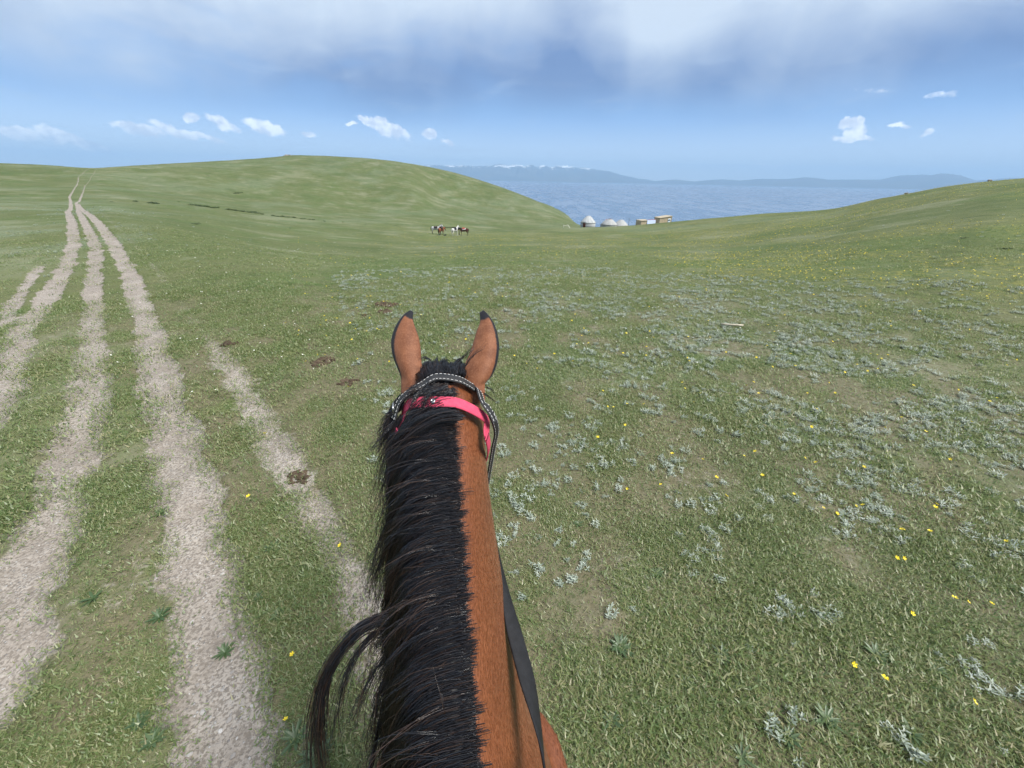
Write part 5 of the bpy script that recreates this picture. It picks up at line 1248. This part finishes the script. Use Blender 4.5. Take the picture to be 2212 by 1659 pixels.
ra, rb = at_az(950, HD + .7), at_az(993, HD + .7)
rod('beam', rel(ra + [0, 0, 1.38]), rel(rb + [0, 0, 1.36]), .06, .05, DARKW, rail)
for q in (ra * .97 + rb * .03, ra * .03 + rb * .97): rod('post', rel(q + [0, 0, -.2]), rel(q + [0, 0, 1.46]), .07, .06, DARKW, rail)
bq = at_az(960.5, HD - 1.0)
def lump(name, loc, pts, m_, label, cat):
    bm = bmesh.new()
    for (x, y, z, rx, ry, rz) in pts: bmesh.ops.create_icosphere(bm, subdivisions=2, radius=1, matrix=Matrix.Translation((x, y, z)) @ Matrix.Diagonal((rx, ry, rz, 1)))
    me = bpy.data.meshes.new(name); bm.to_mesh(me); bm.free(); o = link(name, me, m_); o.location = loc; return tag(o, label, cat)
bu = lump('bundle', tuple(bq), [(-.12, 0, .05, .18, .12, .08), (.06, .02, .08, .14, .12, .10), (.18, 0, .15, .07, .09, .15)], DARKS, 'small black bundle lying on the grass at the brown horse\'s feet', 'bundle')

# ------------------------------------------------------------------ yurts and cabins by the lake
FELTW = mat('white_felt', (.62, .62, .60), .9, .1, mottled((.36, .37, .37), (.46, .47, .47), 2.0, .3)); FELTG = mat('grey_felt', (.5, .5, .48), .9, .1, mottled((.30, .305, .30), (.40, .40, .39), 2.0, .3))
BAND = mat('grey_band', (.30, .31, .33), .9, .1); DOORM = mat('dark_red_door', (.10, .035, .03), .7, .2); REDR = mat('red_trim', (.40, .07, .06), .8, .1); CANV = mat('tan_canvas', (.44, .36, .25), .9, .1, mottled((.38, .31, .21), (.50, .41, .29), 1.5, .2)); GLASS = mat('window_glass', (.25, .33, .40), .15, .5); FRAMEW = mat('white_frame', (.7, .7, .68), .6, .3); ROOFM = mat('pale_roof', (.40, .34, .25), .8, .2)
def yurt(loc, rz, r, wall, top, m_, label, door=True, crownm=None):
    o = empty('yurt', tuple(loc), rz); tag(o, label, 'yurt', 'yurts by the lake')
    link('wall', spin('wall', [(r * .97, -.5), (r * .98, 0), (r, wall * .5), (r * .985, wall)]), m_, o)
    h = top - wall; rf = link('roof', spin('roof', [(r * 1.03, wall - .12), (r * 1.02, wall), (r * .82, wall + h * .30), (r * .56, wall + h * .64), (r * .36, wall + h * .86), (r * .26, wall + h * .95), (r * .22, wall + h * .96)]), m_, o)
    link('crown', spin('crown', [(r * .26, wall + h * .93), (r * .27, wall + h * .97), (r * .18, wall + h * 1.0), (r * .02, wall + h * 1.03)]), crownm or m_, o)
    for z in (wall * .35, wall * .8): link('band', spin('band', [(r * 1.004, z), (r * 1.012, z + .02), (r * 1.012, z + .14), (r * 1.004, z + .16)]), BAND, o)
    for k in range(10):
        a = 2 * math.pi * k / 10 + .2; rod('rope', (r * 1.03 * math.cos(a), r * 1.03 * math.sin(a), wall), (r * .30 * math.cos(a), r * .30 * math.sin(a), wall + h * .95), .03, .03, BAND, rf, 6, -.075)
    if door:
        d = link('door', boxm('door', -.42, .42, -r * 1.05, -r * .96, .02, wall * .98), DOORM, o); link('door_frame', boxm('door_frame', -.52, .52, -r * 1.03, -r * .95, wall * .98, wall * 1.08), FRAMEW, d)
        link('door_flap', boxm('door_flap', -.75, .75, -r * 1.10, -r * 1.04, wall * 1.08, wall * 1.2, .02), BAND, d)
    return o
def at_top(px, py_top, h, d0, d1):              # the spot on the ground along a bearing where a thing of height h reaches the given row
    best = min(np.linspace(d0, d1, 140), key=lambda d: abs(project(at_az(px, d) + [0, 0, h])[1] - py_top)); return at_az(px, best)
def face(loc, deg): return math.atan2(-loc[0], loc[1]) + R(deg)
pA = at_az(1269, 146); yurt(pA, face(pA, -28), 2.55, 1.6, 3.65, FELTW, 'nearest white yurt with a dark red door, leftmost by the lake')
pB = at_top(1309.5, 473.5, 3.5, 140, 190); yurt(pB, face(pB, -30), 2.4, 1.5, 3.4, FELTG, 'white yurt with a red-rimmed crown, half hidden behind a second roof', True, REDR)
pB2 = at_top(1315, 478, 3.3, 132, 152); yurt(pB2, face(pB2, 150), 2.7, 1.2, 3.0, FELTG, 'low grey-white yurt roof in front of the red-crowned yurt', False, DOORM)
pC = at_top(1339.5, 474.2, 3.4, 135, 190); yurt(pC, face(pC, 120), 2.9, 1.3, 3.3, FELTG, 'grey-white yurt with flat crown, rightmost of the yurts', False)
pW = at_top(1826, 446.5, 3.2, 125, 230); yurt(pW, 0.0, 2.7, 1.4, 3.2, FELTW, 'white yurt top peeping over the right-hand slope', False)
def cabin(name, loc, rz, w, d, h0, h1, label, win):
    o = empty(name, tuple(loc), rz); tag(o, label, 'cabin', 'tan cabins by the lake')
    def wallq(nm, pts, m_=CANV):
        V = [np.array(p) for p in pts]; q = link(nm, mesh_from(nm, V, [tuple(range(len(V)))]), m_, o, False); md = q.modifiers.new('t', 'SOLIDIFY'); md.thickness = .06; return q
    x0, x1, y0, y1 = -w / 2, w / 2, -d / 2, d / 2
    fr = wallq('front_wall', [(x0, y0, -.6), (x1, y0, -.6), (x1, y0, h1), (x0, y0, h0)]); wallq('back_wall', [(x1, y1, -.6), (x0, y1, -.6), (x0, y1, h0), (x1, y1, h1)])
    wallq('side_wall', [(x0, y1, -.6), (x0, y0, -.6), (x0, y0, h0), (x0, y1, h0)]); wallq('side_wall', [(x1, y0, -.6), (x1, y1, -.6), (x1, y1, h1), (x1, y0, h1)])
    V = [(x0 - .15, y0 - .2, h0 + .02), (x1 + .15, y0 - .2, h1 + .06), (x1 + .15, y1 + .2, h1 + .06), (x0 - .15, y1 + .2, h0 + .02)]; rf = link('roof', mesh_from('roof', V, [(0, 1, 2, 3)]), ROOFM, o, False); rf.modifiers.new('t', 'SOLIDIFY').thickness = .1
    for x, hh in ((x0, h0), (x1, h1)): link('corner_post', boxm('corner_post', x - .05, x + .05, y0 - .07, y0 - .005, -.5, hh), ROOFM, o)
    if win:
        a = w * .18; g = link('window', boxm('window', a, a + w * .22, y0 - .085, y0 - .04, h1 * .25, h1 * .78), FRAMEW, fr)
        for i in range(2):
            for j in range(2): link('pane', boxm('pane', a + .06 + i * w * .105, a + w * .105 + i * w * .105, y0 - .10, y0 - .06, h1 * .28 + j * h1 * .25, h1 * .50 + j * h1 * .25, 0), GLASS, g)
    return o
pD = at_top(1385, 474.0 + .6, 2.2, 120, 160); cabin('cabin', pD, face(pD, 32), 2.9, 3.4, 2.05, 2.15, 'small tan canvas cabin left of the larger one', False)
pE = at_top(1428, 465.5, 3.4, 118, 160); cabin('cabin', pE, face(pE, 30), 4.3, 3.8, 2.75, 3.35, 'larger tan cabin with a small window, rightmost by the lake', True)
# little blue and white tent with a red edge between the two cabins
pT = at_top(1404, 475.5, 1.6, 122, 170); tt = empty('tent', tuple(pT), face(pT, 10)); tag(tt, 'small white and pale blue tent with a red edge between the cabins', 'tent')
TENTC = mat('pale_blue_tent', (.45, .52, .66), .8, .2)
for s in (-1, 1):
    q = link('tent_side', mesh_from('tent_side', [(-1.3, 0, 1.6), (1.3, 0, 1.75), (1.3, s * 1.2, -.3), (-1.3, s * 1.2, -.3)], [(0, 1, 2, 3)]), TENTC, tt, False); q.modifiers.new('t', 'SOLIDIFY').thickness = .03
rod('ridge', (-1.35, 0, 1.62), (1.35, 0, 1.77), .06, .06, REDR, tt)
pP = at_az(1356, 138); tag(rod('pole', pP + [0, 0, -.2], pP + [.05, 0, 2.3], .05, .04, DARKW), 'thin upright wooden pole right of the yurts', 'pole')
pL = at_az(1222.5, 128); WHW = mat('white_board', (.62, .60, .52), .7, .2)
def board(name, a, b, w, th, label):
    a, b = np.array(a), np.array(b); c = (a + b) / 2; L = np.linalg.norm(b - a); me = boxm(name, -L / 2, L / 2, -w / 2, w / 2, -th / 2, th / 2); o = link(name, me, WHW, smooth=False); o.location = c; o.rotation_euler = Vector(tuple(b - a)).to_track_quat('X', 'Z').to_euler(); return tag(o, label, 'board')
board('board', pL + [-1.0, .3, .72], pL + [.45, .2, .50], .35, .08, 'pale board lying propped on the grass left of the yurts')
board('board', pL + [.35, -.2, 1.02], pL + [1.15, -.5, .02], .22, .07, 'pale board leaning down to the ground beside the propped board')
rod('trestle', pL + [-.7, .28, -.1], pL + [-.7, .28, .70], .05, .05, WHW)
tr_ = bpy.data.objects['trestle']; tag(tr_, 'short pale post under the propped board', 'post')

# ------------------------------------------------------------------ rocks and dark shrubs on the slopes
ROCKM = mat('grey_rock', (.2, .19, .17), .9, .15, mottled((.13, .12, .11), (.26, .24, .21), 3.0, .5)); RK = [stone_mesh(90 + s) for s in range(4)]
for m_ in RK: m_.materials.append(ROCKM)
for i, (px, dx, s, lb) in enumerate([(651, 0, 1.1, 'grey rock on the left side of the outcrop on the hilltop'), (655, 0, 1.5, 'largest grey rock of the outcrop on the hilltop'), (660, 0, 1.2, 'grey rock right of the largest one on the hilltop'), (666, 0, .8, 'small low grey rock at the right end of the hilltop outcrop')]):
    p = at_az(px, 327 + i * .4); o = bpy.data.objects.new('rock', RK[i]); COL.objects.link(o); o.location = tuple(p + [0, 0, s * .2]); o.scale = (s, s, s * 1.2); o.rotation_euler.z = i * 1.3; tag(o, lb, 'rock', 'rocks on the hilltop')
for i, (px, d, s, lb) in enumerate([(1924, 97, .35, 'small brown rock on the skyline of the right slope'), (2083, 92, .32, 'small rock high on the skyline of the right slope, nearest the right edge')]):
    p = at_az(px, d); o = bpy.data.objects.new('rock', RK[i]); COL.objects.link(o); o.location = tuple(p + [0, 0, s * .25]); o.scale = (s, s, s); tag(o, lb, 'rock')
DARKG = leaf_mat('dark_shrub_leaf', [(0, (.045, .072, .026)), (.6, (.070, .102, .038)), (1.0, (.105, .135, .056))], trans=.1)
def shrub_mesh(seed, n=420):
    g = np.random.default_rng(seed); V, F, T = [], [], []; cs = [(g.normal() * .45, g.normal() * .25, .35 + .3 * g.random()) for _ in range(6)]
    for i in range(n):
        cx, cy, cr = cs[int(g.integers(0, 6))]; v = g.normal(size=3); v /= np.linalg.norm(v); v *= cr * g.random() ** .4; b = np.array([cx + v[0], cy + v[1], abs(v[2]) * .55]); d = v + g.normal(size=3) * .3 + np.array([0, 0, .3]); d /= np.linalg.norm(d) + 1e-9
        s = np.cross(d, g.normal(size=3)); s /= np.linalg.norm(s) + 1e-9; L = .10 + .08 * g.random(); k0 = len(V); V += [b - s * L * .3, b + s * L * .3, b + d * L + s * L * .15, b + d * L - s * L * .15]; F.append((k0, k0 + 1, k0 + 2, k0 + 3)); T += [g.random()] * 4
    return V, F, T
SHR = [plant_mesh('low_shrub', shrub_mesh(s), DARKG) for s in range(4)]
SH = [(292, 435, 1.0), (325, 439, 1.5), (336, 440, 1.2), (386, 436, .6), (414, 443, 1.3), (428, 445, 1.6), (444, 447, 1.6), (458, 449, 1.3), (492, 453, 1.3), (506, 455, 1.6), (522, 457, 1.7), (538, 459, 1.5), (552, 461, 1.4), (566, 463, 1.1), (589, 466, 1.0), (600, 468, 1.2), (618, 469, 1.0), (634, 470, 1.2), (650, 473, .9), (669, 475, 1.0), (419, 484, .75), (626, 493, .5), (507, 418, 1.4), (514, 416, 1.2), (700, 478, .8), (740, 480, .7), (790, 484, .6), (850, 487, .6), (450, 380, .8), (240, 436, .6)]
for i, (px, py, s) in enumerate(SH):
    p = hit_ground(px, py)
    if p is None: continue
    o = bpy.data.objects.new('low_shrub', SHR[i % 4]); COL.objects.link(o); o.location = (p[0], p[1], gz(p[0], p[1]) - .05); o.scale = (s * .6, s * .6, s * .5); o.rotation_euler.z = random.random() * 6.28
    tag(o, 'low dark green shrub patch hugging the slope of the left hill', 'shrub', 'dark low shrubs on the left hillside')
for i, (px, py, s, lb) in enumerate([(2090, 514, .16, 'small dark shrub on the right slope near the right edge'), (2178, 537, .22, 'wider dark green tuft at the right edge of the right slope')]):
    p = hit_ground(px, py); o = bpy.data.objects.new('low_shrub', SHR[i]); COL.objects.link(o); o.location = (p[0], p[1], gz(p[0], p[1]) - .02); o.scale = (s * 1.3, s, s * .6); tag(o, lb, 'shrub')
